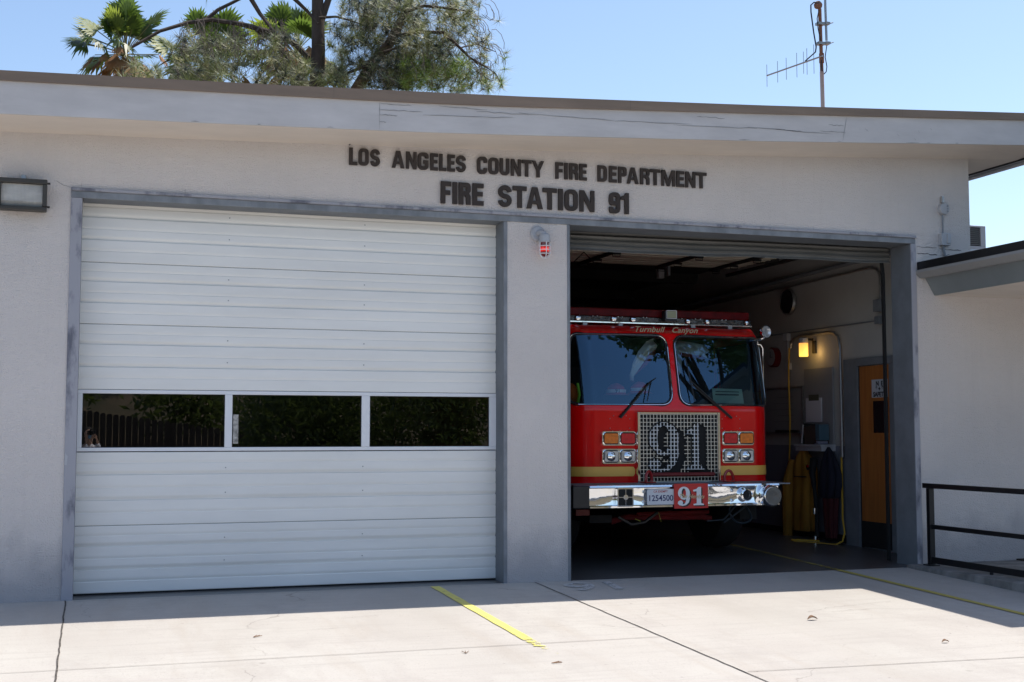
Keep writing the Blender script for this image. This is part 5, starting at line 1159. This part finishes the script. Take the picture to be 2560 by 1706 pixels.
for m_ in (M_PALM, M_PALMY):
    m_.node_tree.nodes['Principled BSDF'].inputs['Subsurface Weight'].default_value = 0
def fan(mb, c, d, up, r_, n=22, spread=150, droop=.25, rnd=random):
    d = d.normalized(); side = d.cross(up).normalized(); nrm = side.cross(d).normalized()
    for k in range(n):
        a = R(-spread + 2 * spread * (k + .5) / n) * .62
        dirv = d * math.cos(a) + side * math.sin(a); L_ = r_ * (1 - .18 * abs(a)) * rnd.uniform(.88, 1.05)
        wv = side * math.cos(a) - d * math.sin(a); hw = L_ * .055
        zig = nrm * (.012 if k % 2 else -.012)
        p0 = c + zig; p1 = c + dirv * L_ * .6 + zig - Vector((0, 0, droop * L_ * .12)); p2 = c + dirv * L_ - Vector((0, 0, droop * L_ * rnd.uniform(.3, .9)))
        mb.add([p0, p1 - wv * hw * 1.35, p1 + wv * hw * 1.35, p2], [(0, 1, 2), (1, 3, 2)])
def palm(base, zc, seed, label, extra=1.0, fr_=.78):
    rnd = random.Random(seed); e_ = empty('palm_tree', base, label, 'palm tree', 'fan palms behind the roof')
    c = Vector((base[0], base[1], zc))
    MB().tube([(base[0], base[1], -.1), (base[0] + .1, base[1], zc * .5), c - Vector((0, 0, .3))], [.24, .19, .17], 10).build('trunk', M_TRUNK, e_)
    g, y_, dd_, st = MB(), MB(), MB(), MB()
    for k in range(int(30 * extra)):
        az = rnd.uniform(0, 2 * math.pi); el = rnd.uniform(-25, 88); L_ = rnd.uniform(.55, 1.15)
        d = Vector((math.cos(az) * math.cos(R(el)), math.sin(az) * math.cos(R(el)), math.sin(R(el))))
        tip = c + d * L_; st.tube([c, c + d * L_ * .5 + Vector((0, 0, .04)), tip], .014, 4)
        up = Vector((0, 0, 1)) if el < 70 else Vector((math.cos(az), math.sin(az), 0))
        up = (up + Vector((rnd.uniform(-.7, .7), rnd.uniform(-.9, .2), 0)))
        fan(y_ if rnd.random() < .16 else g, tip, d + Vector((0, 0, rnd.uniform(-.1, .25))), up, fr_ * rnd.uniform(.8, 1.1), rnd=rnd, droop=.25 if el > 10 else .8)
    for k in range(int(36 * extra)):
        az = rnd.uniform(0, 2 * math.pi); L_ = rnd.uniform(.35, 1.15)
        d = Vector((math.cos(az), math.sin(az), rnd.uniform(-.95, .12))); tip = c + d * L_ - Vector((0, 0, .15)); st.tube([c, tip], .012, 4)
        fan(dd_, tip, Vector((d.x * .8, d.y * .8, -1)), Vector((d.x, d.y, .2)), fr_ * rnd.uniform(.5, .85), 11, 50, .2, rnd)
    g.m(M_PALM); g.mi = [0] * len(g.f); g.build('fronds', M_PALM, e_); y_.build('yellow_green_fronds', M_PALMY, e_) if y_.v else None; dd_.build('dead_fronds', M_PALMD, e_); st.build('leaf_stalks', mat('stalk', (.20, .19, .08), .7), e_)  # a random few fronds take the yellower green leaf colour
palm((.95, 25, 0), 11.95, 4, 'fan palm at the far left, its bright crown clear of the pine branches', 1.0, .80)
palm((3.15, 25.5, 0), 12.0, 8, 'middle fan palm half hidden behind drooping pine twigs', 1.0, .85)
palm((5.85, 26, 0), 12.75, 15, 'fan palm directly behind the dark upright pine trunk', 1.0, .9)

# pine: branches laid out in the plane y ~ 14 with depth variation
PT = empty('pine_tree', (5.6, 14, 0), 'tall pine with a dark trunk and grey green needles above the middle of the roof', 'pine tree')
M_BARK = mat('pine_bark', (.10, .075, .06), .95, vary=.5, vscale=6, stretch=(1, 1, .4), bump=.03, bscale=10)
M_BARK2 = mat('pine_bark_light', (.24, .17, .125), .95, vary=.5, vscale=6, bump=.02, bscale=12)
CAM = Vector((0.336, -11.29, 1.401)); yw, pt_ = R(18.3), R(4.14)
f_ = Vector((math.sin(yw) * math.cos(pt_), math.cos(yw) * math.cos(pt_), math.sin(pt_))); r__ = Vector((math.cos(yw), -math.sin(yw), 0)); u__ = r__.cross(f_)
def at(U, V, Y):   # photograph pixel -> world point on the plane y = Y
    d = f_ + r__ * ((U - 1280) / 3154) - u__ * ((V - 853) / 3154); return CAM + d * ((Y - CAM.y) / d.y)
p0 = at(792, 215, 14); tk = MB()
tk.m(M_BARK).tube([(p0.x, 14, -.1), (p0.x + .05, 14, 4), p0, at(796, 120, 14), at(794, 0, 14), at(790, -200, 14), at(785, -420, 14)], [.30, .25, .16, .14, .12, .08, .02], 12)
tk.tube([at(800, 60, 14), at(812, 25, 14), at(828, -20, 14), at(850, -120, 14), at(880, -230, 14)], [.08, .07, .06, .04, .012], 8)
q0 = at(885, 235, 13.6)
tk.m(M_BARK2).tube([(p0.x + .1, 14, 2.5), q0, at(930, 160, 13.6), at(975, 108, 13.6), at(1022, 10, 13.6), at(1060, -150, 13.6), at(1080, -260, 13.6)], [.18, .13, .11, .10, .08, .05, .012], 10)
tk.build('trunk', None, PT, smooth=True)
br = MB(); BR = [
 ([(770, 145), (740, 112), (680, 82), (600, 60), (530, 50), (470, 57), (400, 78), (330, 118)], .065, 14.2), ([(505, 58), (545, 25), (605, -5), (700, -60)], .045, 14.4), ([(620, -15), (650, 35), (676, 68), (690, 84)], .055, 14.0),
 ([(728, -10), (770, 30), (795, 60)], .05, 13.9), ([(798, 45), (840, 42), (870, 50), (900, 60)], .03, 13.8), ([(990, 90), (1050, 80), (1110, 82), (1150, 120), (1175, 145), (1215, 168)], .045, 13.2), ([(1010, 30), (1060, 15), (1110, 20), (1180, 30)], .04, 13.0),
 ([(960, 130), (1010, 115), (1060, 110)], .03, 13.1), ([(930, 160), (890, 175), (850, 190), (810, 215)], .04, 13.3), ([(640, 75), (690, 110), (720, 150), (740, 195)], .04, 14.3), ([(440, 110), (420, 150), (390, 170)], .02, 14.2), ([(700, 90), (760, 165), (800, 180)], .03, 14.6),
 ([(880, -20), (900, 40), (905, 100)], .05, 14.5), ([(905, 100), (860, 120), (850, 130)], .02, 14.3), ([(1150, 120), (1190, 110), (1240, 130)], .016, 13.1), ([(1215, 168), (1240, 185), (1255, 215)], .014, 13.2)]
for px, r_, Y in BR: br.tube([at(u, v, Y + .12 * math.sin(i * 1.7)) for i, (u, v) in enumerate(px)], r_, 6, r1=r_ * .45)
br.build('limb', M_BARK, PT, smooth=True)
rp = random.Random(5)
ndl = [MB(), MB(), MB(), MB(), MB()]; tw = MB()
def tuft(mb, c, r_, n, rnd, bias=Vector((0, 0, .1))):
    for k in range(n):
        d = Vector((rnd.gauss(0, 1), rnd.gauss(0, 1), rnd.gauss(0, 1))).normalized() + bias; d.normalize()
        s_ = d.orthogonal().normalized() * .0062; L_ = r_ * rnd.uniform(.7, 1.1)
        mb.add([c - s_, c + s_, c + d * L_], [(0, 1, 2)])
REG = [(900, 1150, -30, 225, 560, 1.0), (960, 1180, 110, 228, 200, 1.0), (1140, 1225, 20, 225, 75, .9), (1205, 1265, 130, 225, 22, .9), (1120, 1200, -30, 60, 45, 1), (850, 1030, -30, 225, 300, 1.0), (700, 870, 160, 222, 110, 1.0), (640, 700, 185, 222, 18, 1), (660, 760, 90, 160, 26, 1), (420, 580, 90, 205, 62, .9), (300, 420, 160, 205, 26, .8), (440, 600, 150, 212, 45, 1), (560, 700, 90, 180, 22, .7), (1225, 1260, 40, 70, 5, .9), (440, 640, -30, 20, 4, .8), (820, 880, 60, 200, 35, 1.0), (700, 1100, -300, -140, 130, 1), (720, 880, -440, -280, 70, 1)]
def ok(u, v):
    if u > 1120 and v < 90 and u > 1120 + (90 - v) * .2 + 60: return rp.random() < .35
    if 1130 < u < 1200 and 110 < v < 150: return rp.random() < .25
    if 860 < u < 905 and 180 < v < 225: return rp.random() < .35
    return True
allp = [p for b in BR for p in b[0]]
for (u0, u1, v0, v1, n_, dens) in REG:
    for k in range(int(n_ * .95)):
        u, v = rp.uniform(u0, u1), rp.uniform(v0, v1)
        if not ok(u, v): continue
        Y = rp.uniform(12.6, 15.2); c = at(u, v, Y)
        m_i = 2 if (v > 140 and u > 1000 and rp.random() < .5) else (3 if ((860 < u < 1010 and rp.random() < .45) or rp.random() < .18) else (0 if rp.random() < .55 else (1 if rp.random() < .7 else 4)))
        tuft(ndl[m_i], c, rp.uniform(.20, .34), 34, rp)
        if rp.random() < .75:
            nb_ = min(allp, key=lambda p: (p[0] - u) ** 2 + (p[1] - v) ** 2 + rp.uniform(0, 1500)); e2 = at(u + (nb_[0] - u) * .5, v + (nb_[1] - v) * .5 - 4, Y)
            mid = (c + e2) / 2 + Vector((rp.uniform(-.1, .1), 0, rp.uniform(-.12, .06))); tw.tube([c, mid, e2], .0065, 3)
for k in range(230):   # drooping bare twigs on the left
    u, v = rp.uniform(450, 720), rp.uniform(40, 110); Y = rp.uniform(13.4, 14.8); L_ = rp.uniform(30, 110)
    pts = [at(u + rp.uniform(-6, 6) * i + 5 * math.sin(i + k), v + L_ * i / 4, Y) for i in range(5)]; tw.tube(pts, .006, 3)
    if rp.random() < .5: tuft(ndl[0], pts[-1], .14, 16, rp)
for k in range(150):
    u, v = rp.uniform(1000, 1230), rp.uniform(0, 200); Y = rp.uniform(12.8, 14.2); a = rp.uniform(-1, 1)
    tw.tube([at(u + 12 * i * math.cos(a + i * .4), v + 12 * i * math.sin(a + i * .6), Y) for i in range(5)], .007, 3)
ndl[0].build('needles', leafmat('needle_olive', (.20, .22, .08), .5, .3), PT); ndl[1].build('needles', leafmat('needle_grey_green', (.27, .29, .17), .5, .3), PT); ndl[2].build('needles', leafmat('needle_bright', (.20, .28, .06), .5, .4), PT); ndl[3].build('needles', mat('needle_dark', (.03, .045, .025), .6), PT); ndl[4].build('needles', leafmat('needle_pale', (.38, .36, .20), .5, .3), PT)
tw.build('twigs', mat('twig_grey', (.15, .12, .10), .9), PT)

# ------------------------------------------------------------------ what stands across the road (seen in the reflections)
def leafy_tree(x, y, z0, crowns, seed, label, leaf=.16, n=2600, trunk=.25, gz0=-.45):
    rnd = random.Random(seed); e_ = empty('leafy_tree', (x, y, gz0), label, 'tree'); tb = MB(); cr_ = MB()
    tops = [Vector(c[:3]) for c in crowns]; fork = Vector((x, y, z0))
    tb.tube([(x, y, gz0 - .1), fork], [trunk, trunk * .75], 10)
    for t_ in tops: tb.tube([fork, (fork + t_) / 2 + Vector((rnd.uniform(-.3, .3), 0, .3)), t_], [trunk * .6, trunk * .35, trunk * .12], 7)
    tot = sum(c[3] ** 2 for c in crowns)
    for (cx_, cy_, cz_, r_) in crowns:
        for k in range(int(n * r_ ** 2 / tot)):
            d = Vector((rnd.gauss(0, 1), rnd.gauss(0, 1), rnd.gauss(0, .8))).normalized() * r_ * rnd.uniform(.45, 1.0) * (1 + .25 * math.sin(k % 17))
            c = Vector((cx_, cy_, cz_)) + d; a = Vector((rnd.gauss(0, 1), rnd.gauss(0, 1), rnd.gauss(0, 1))).normalized(); b = a.orthogonal().normalized(); l_ = leaf * rnd.uniform(.6, 1.3)
            cr_.add([c - a * l_, c + b * l_ * .4, c + a * l_, c - b * l_ * .4], [(0, 1, 2, 3)])
    tb.build('trunk', M_BARK, e_); cr_.build('crown', leafmat('broadleaf_green', (.12, .155, .06), .45, .35, col2=(.05, .075, .03), vscale=1), e_)
leafy_tree(5.2, -18.5, 1.0, [(4.6, -18.3, 1.6, 1.3), (5.6, -18.6, 2.6, 1.6), (6.3, -18.2, 1.2, 1.0)], 1, 'bushy green tree across the road, mirrored in the middle garage window', .075, 11000, .12)
leafy_tree(8.6, -18.5, 1.2, [(8.0, -18.3, 2.0, 1.4), (9.3, -18.6, 2.7, 1.6), (8.7, -18.2, 1.0, .9)], 2, 'bushy green tree across the road, mirrored in the right garage window', .075, 11000, .12)
leafy_tree(16.0, -12.5, 5, [(13.9, -11, 12.0, 2.3), (17.6, -12, 14.0, 3.0), (13.2, -13, 14.2, 2.6), (21.5, -14, 13, 3.2), (12.9, -12.2, 16.5, 2.8), (11.6, -12, 13.2, 2.0), (12.2, -11.5, 11.2, 1.5)], 3, 'very tall dark tree overhanging the driveway, mirrored in the windscreen', .24, 14000, .35)
FC = empty('board_fence', (-2, -24.5, -.42), 'dark dog-eared board fence across the road, mirrored in the left garage window', 'fence')
fcm = MB(); rnd = random.Random(3)
for k in range(150):
    x = -16 + k * .17; h_ = 2.45 - .023 * max(0, min(40, k - 94)) + rnd.uniform(-.02, .02); y = -24.5
    fcm.add([(x, y, -.45), (x + .15, y, -.45), (x + .15, y, h_ - .5), (x + .12, y, h_ - .45), (x + .03, y, h_ - .45), (x, y, h_ - .5), (x, y - .02, -.45), (x + .15, y - .02, -.45), (x + .15, y - .02, h_ - .5), (x + .12, y - .02, h_ - .45), (x + .03, y - .02, h_ - .45), (x, y - .02, h_ - .5)],
            [(0, 1, 2, 3, 4, 5), (11, 10, 9, 8, 7, 6), (0, 6, 7, 1), (1, 7, 8, 2), (2, 8, 9, 3), (3, 9, 10, 4), (4, 10, 11, 5), (5, 11, 6, 0)])
fcm.build('boards', mat('weathered_dark_wood', (.05, .04, .035), .9, vary=.4, vscale=3), FC)
MB().box(-16, 9.4, -24.56, -24.521, -.1, 0).box(-16, 9.4, -24.56, -24.521, .75, .85).build('rail', mat('weathered_dark_wood', (0, 0, 0)), FC)
for k, (x, y, z) in enumerate(((-5.5, -30, 1.9), (-1.2, -33, 2.6), (2.6, -29, 1.6), (6.5, -32, 2.4), (-9.5, -31, 2.0), (0.6, -38, 4.0))):
    leafy_tree(x, y, z, [(x, y, z + .9, 1.3), (x + 1.1, y - .2, z + .7, 1.0)], 20 + k, ('round green bush on the dry slope at the far left of the window mirror', 'round green bush on the dry slope, second from the left in the window mirror', 'round green bush on the slope just above the fence in the window mirror', 'round green bush highest on the right of the slope in the window mirror', 'outermost green bush on the slope beyond the board fence', 'small green bush highest up the dry slope in the window mirror')[k], .16, 1100, .06, z - .8)
hl = MB(); nx2, ny2 = 30, 12; vs = []; fs = []; rnd = random.Random(9)
for j in range(ny2 + 1):
    for i in range(nx2 + 1): x = -60 + 130 * i / nx2; t_ = j / ny2; vs.append((x, -25.5 - 40 * t_, -.6 + 9 * t_ ** .8 + (rnd.uniform(-.3, .3) if 0 < j < ny2 else 0)))
for j in range(ny2):
    for i in range(nx2): fs.append((j * (nx2 + 1) + i, j * (nx2 + 1) + i + 1, (j + 1) * (nx2 + 1) + i + 1, (j + 1) * (nx2 + 1) + i))
o = hl.add(vs, fs).build('hillside', M_EARTH, smooth=True); tag(o, kind='structure')

# ------------------------------------------------------------------ the photographer (mirrored in the left garage window)
def skin(name, chains, mt, parent, sub=2):
    verts = []; edges = []; rad = []; key = {}
    for chn in chains:
        prev = None
        for (p, r_) in chn:
            kk = tuple(round(v, 4) for v in p)
            if kk not in key: key[kk] = len(verts); verts.append(p); rad.append(r_)
            if prev is not None and prev != key[kk]: edges.append((prev, key[kk]))
            prev = key[kk]
    me = bpy.data.meshes.new(name); me.from_pydata(verts, edges, []); o_ = bpy.data.objects.new(name, me); COL.objects.link(o_)
    sk = o_.modifiers.new('skin', 'SKIN'); sk.use_smooth_shade = True
    for i, v in enumerate(me.skin_vertices[0].data if me.skin_vertices else []): pass
    return o_, verts, edges, rad
def skinned(name, chains, mt, parent, sub=2):
    o_, verts, edges, rad = skin(name, chains, mt, parent)
    if not o_.data.skin_vertices:
        bm = bmesh.new(); bm.from_mesh(o_.data); bm.verts.layers.skin.verify(); bm.to_mesh(o_.data); bm.free()
    bm = bmesh.new(); bm.from_mesh(o_.data); ly = bm.verts.layers.skin.verify(); bm.verts.ensure_lookup_table()
    for i, v in enumerate(bm.verts): r_ = rad[i]; v[ly].radius = r_ if isinstance(r_, tuple) else (r_, r_); v[ly].use_root = (i == 0)
    bm.to_mesh(o_.data); bm.free()
    sb = o_.modifiers.new('sub', 'SUBSURF'); sb.levels = sub; sb.render_levels = sub
    dg = bpy.context.evaluated_depsgraph_get(); dg.update(); me = bpy.data.meshes.new_from_object(o_.evaluated_get(dg)); bpy.data.objects.remove(o_)
    me.materials.clear(); me.materials.append(mt); no = bpy.data.objects.new(name, me); COL.objects.link(no)
    if parent: no.parent = parent; no.matrix_parent_inverse = parent.matrix_basis.inverted()
    for p in me.polygons: p.use_smooth = True
    return no
gy = gz(-11.29 - .28)
PS = empty('person', (0.25, -11.6, gy), 'person in a white shirt and blue face mask holding a camera up to the face', 'person')
PS.rotation_euler = (0, 0, R(-18.3))
# local frame: +y is the way the person faces; eye height 1.74 above the ground there
EH = 1.401 - gy
def pl_(x, y, z): return (PS.matrix_basis @ Vector((x, y, z)))
PS_M = Matrix.Translation(PS.location) @ Matrix.Rotation(R(-18.3), 4, 'Z')
def W_(p): v = PS_M @ Vector(p); return (v.x, v.y, v.z)
def ch_(c): return [(W_(p), r_) for p, r_ in c]
PS.matrix_basis = PS_M
M_SKIN = mat('skin', (.52, .32, .23), .55); M_SHIRT = mat('white_shirt', (.72, .72, .78), .85, bump=.004, bscale=14); M_TROU = mat('dark_trousers', (.03, .03, .045), .9); M_HAIR = mat('dark_hair', (.02, .015, .012), .7)
hy = 0.0
body_c = [[((0, 0, .95), (.16, .11)), ((0, 0, 1.12), (.15, .11)), ((0, 0, 1.32), (.17, .12)), ((0, 0, 1.46), (.12, .09)), ((0, .01, 1.55), .055), ((0, .04, 1.63), .075), ((0, .045, 1.72), .092), ((0, .03, 1.80), .075)],
          [((0, 0, .95), (.16, .11)), ((.10, 0, .86), .10), ((.11, .01, .50), .062), ((.115, 0, .10), .042), ((.12, .12, .05), .035)],
          [((0, 0, .95), (.16, .11)), ((-.10, 0, .86), .10), ((-.11, .01, .50), .062), ((-.115, 0, .10), .042), ((-.12, .12, .05), .035)],
          [((0, 0, 1.46), (.12, .09)), ((.17, 0, 1.44), .062), ((.24, .07, 1.20), .036), ((.10, .20, 1.52), .026), ((.075, .22, 1.60), .026)],
          [((0, 0, 1.46), (.12, .09)), ((-.17, 0, 1.44), .062), ((-.24, .09, 1.20), .036), ((-.09, .24, 1.50), .026), ((-.05, .27, 1.56), .026)]]
sc_ = (EH - .0) / 1.74
body_c = [[((p[0] * sc_, p[1] * sc_, p[2] * sc_), r_) for p, r_ in c] for c in body_c]
skinned('body', [ch_(c) for c in body_c], M_SKIN, PS)
def grow(c, k): return [((p[0] * sc_, p[1] * sc_, p[2] * sc_), (r_[0] * k, r_[1] * k) if isinstance(r_, tuple) else r_ * k) for p, r_ in c]
shirt = [[((0, 0, .92), (.175, .13)), ((0, 0, 1.12), (.165, .125)), ((0, 0, 1.32), (.18, .13)), ((0, 0, 1.46), (.13, .10)), ((0, .005, 1.52), .085), ((0, .01, 1.56), .07)],
         [((0, 0, 1.46), (.13, .10)), ((.17, 0, 1.44), .078), ((.24, .07, 1.20), .064), ((.11, .185, 1.49), .052), ((.09, .21, 1.56), .044)], [((0, 0, 1.46), (.13, .10)), ((-.17, 0, 1.44), .078), ((-.24, .09, 1.20), .064), ((-.10, .225, 1.47), .052), ((-.07, .25, 1.53), .044)]]
skinned('shirt', [ch_(grow(c, 1.0)) for c in shirt], M_SHIRT, PS)
tro = [[((0, 0, .98), (.165, .12)), ((.10, 0, .84), .112), ((.11, .01, .50), .08), ((.115, 0, .10), .065)], [((0, 0, .98), (.165, .12)), ((-.10, 0, .84), .112), ((-.11, .01, .50), .08), ((-.115, 0, .10), .065)]]
skinned('trousers', [ch_(grow(c, 1.0)) for c in tro], M_TROU, PS)
skinned('hair', [ch_(grow([((0, -.02, 1.68), .07), ((0, 0, 1.77), .10), ((0, .03, 1.83), .07)], 1.0))], M_HAIR, PS)
skinned('face_mask', [ch_(grow([((-.05, .11, 1.665), .035), ((0, .125, 1.66), .045), ((.05, .11, 1.665), .035)], 1.0))], mat('mask_blue', (.20, .42, .62), .8), PS)
for sx_ in (1, -1):
    for k in range(4):
        bx = .075 * sx_ if sx_ > 0 else -.05; by = .22 if sx_ > 0 else .27
        c = [((bx, by, 1.60 - .0), .018), ((bx - sx_ * .015, by + .03, 1.625 + .018 * k), .0085), ((bx - sx_ * .035, by + .045, 1.64 + .018 * k), .008), ((bx - sx_ * .055, by + .035, 1.645 + .018 * k), .007)]
        skinned('finger', [ch_(grow(c, 1.0))], M_SKIN, PS, 1)
    c = [((bx, by, 1.60), .018), ((bx - sx_ * .01, by - .02, 1.63), .010), ((bx - sx_ * .03, by - .03, 1.655), .009)]
    skinned('thumb', [ch_(grow(c, 1.0))], M_SKIN, PS, 1)
KM = empty('photo_camera', W_((0, .2, 1.7)), 'black camera held up to the face of the mirrored photographer', 'camera')
def cbx(x0, x1, y0, y1, z0, z1): return MB().box(x0, x1, y0, y1, z0, z1, PS_M)
EZ = EH
cbx(-.065, .065, .13, .19, EZ - .045, EZ + .035).build('camera_body', M_BLACK, KM, bevel=.006)
cbx(-.025, .025, .13, .175, EZ + .0355, EZ + .06).build('viewfinder', M_BLACK, KM, bevel=.005)
d_ = (PS_M.to_3x3() @ Vector((0, 1, 0)))
MB().lathe([(.030, 0), (.034, .01), (.034, .07), (.030, .075)], W_((0, .19, EZ)), d_, 20).build('camera_lens', M_BLACK, KM, smooth=True)
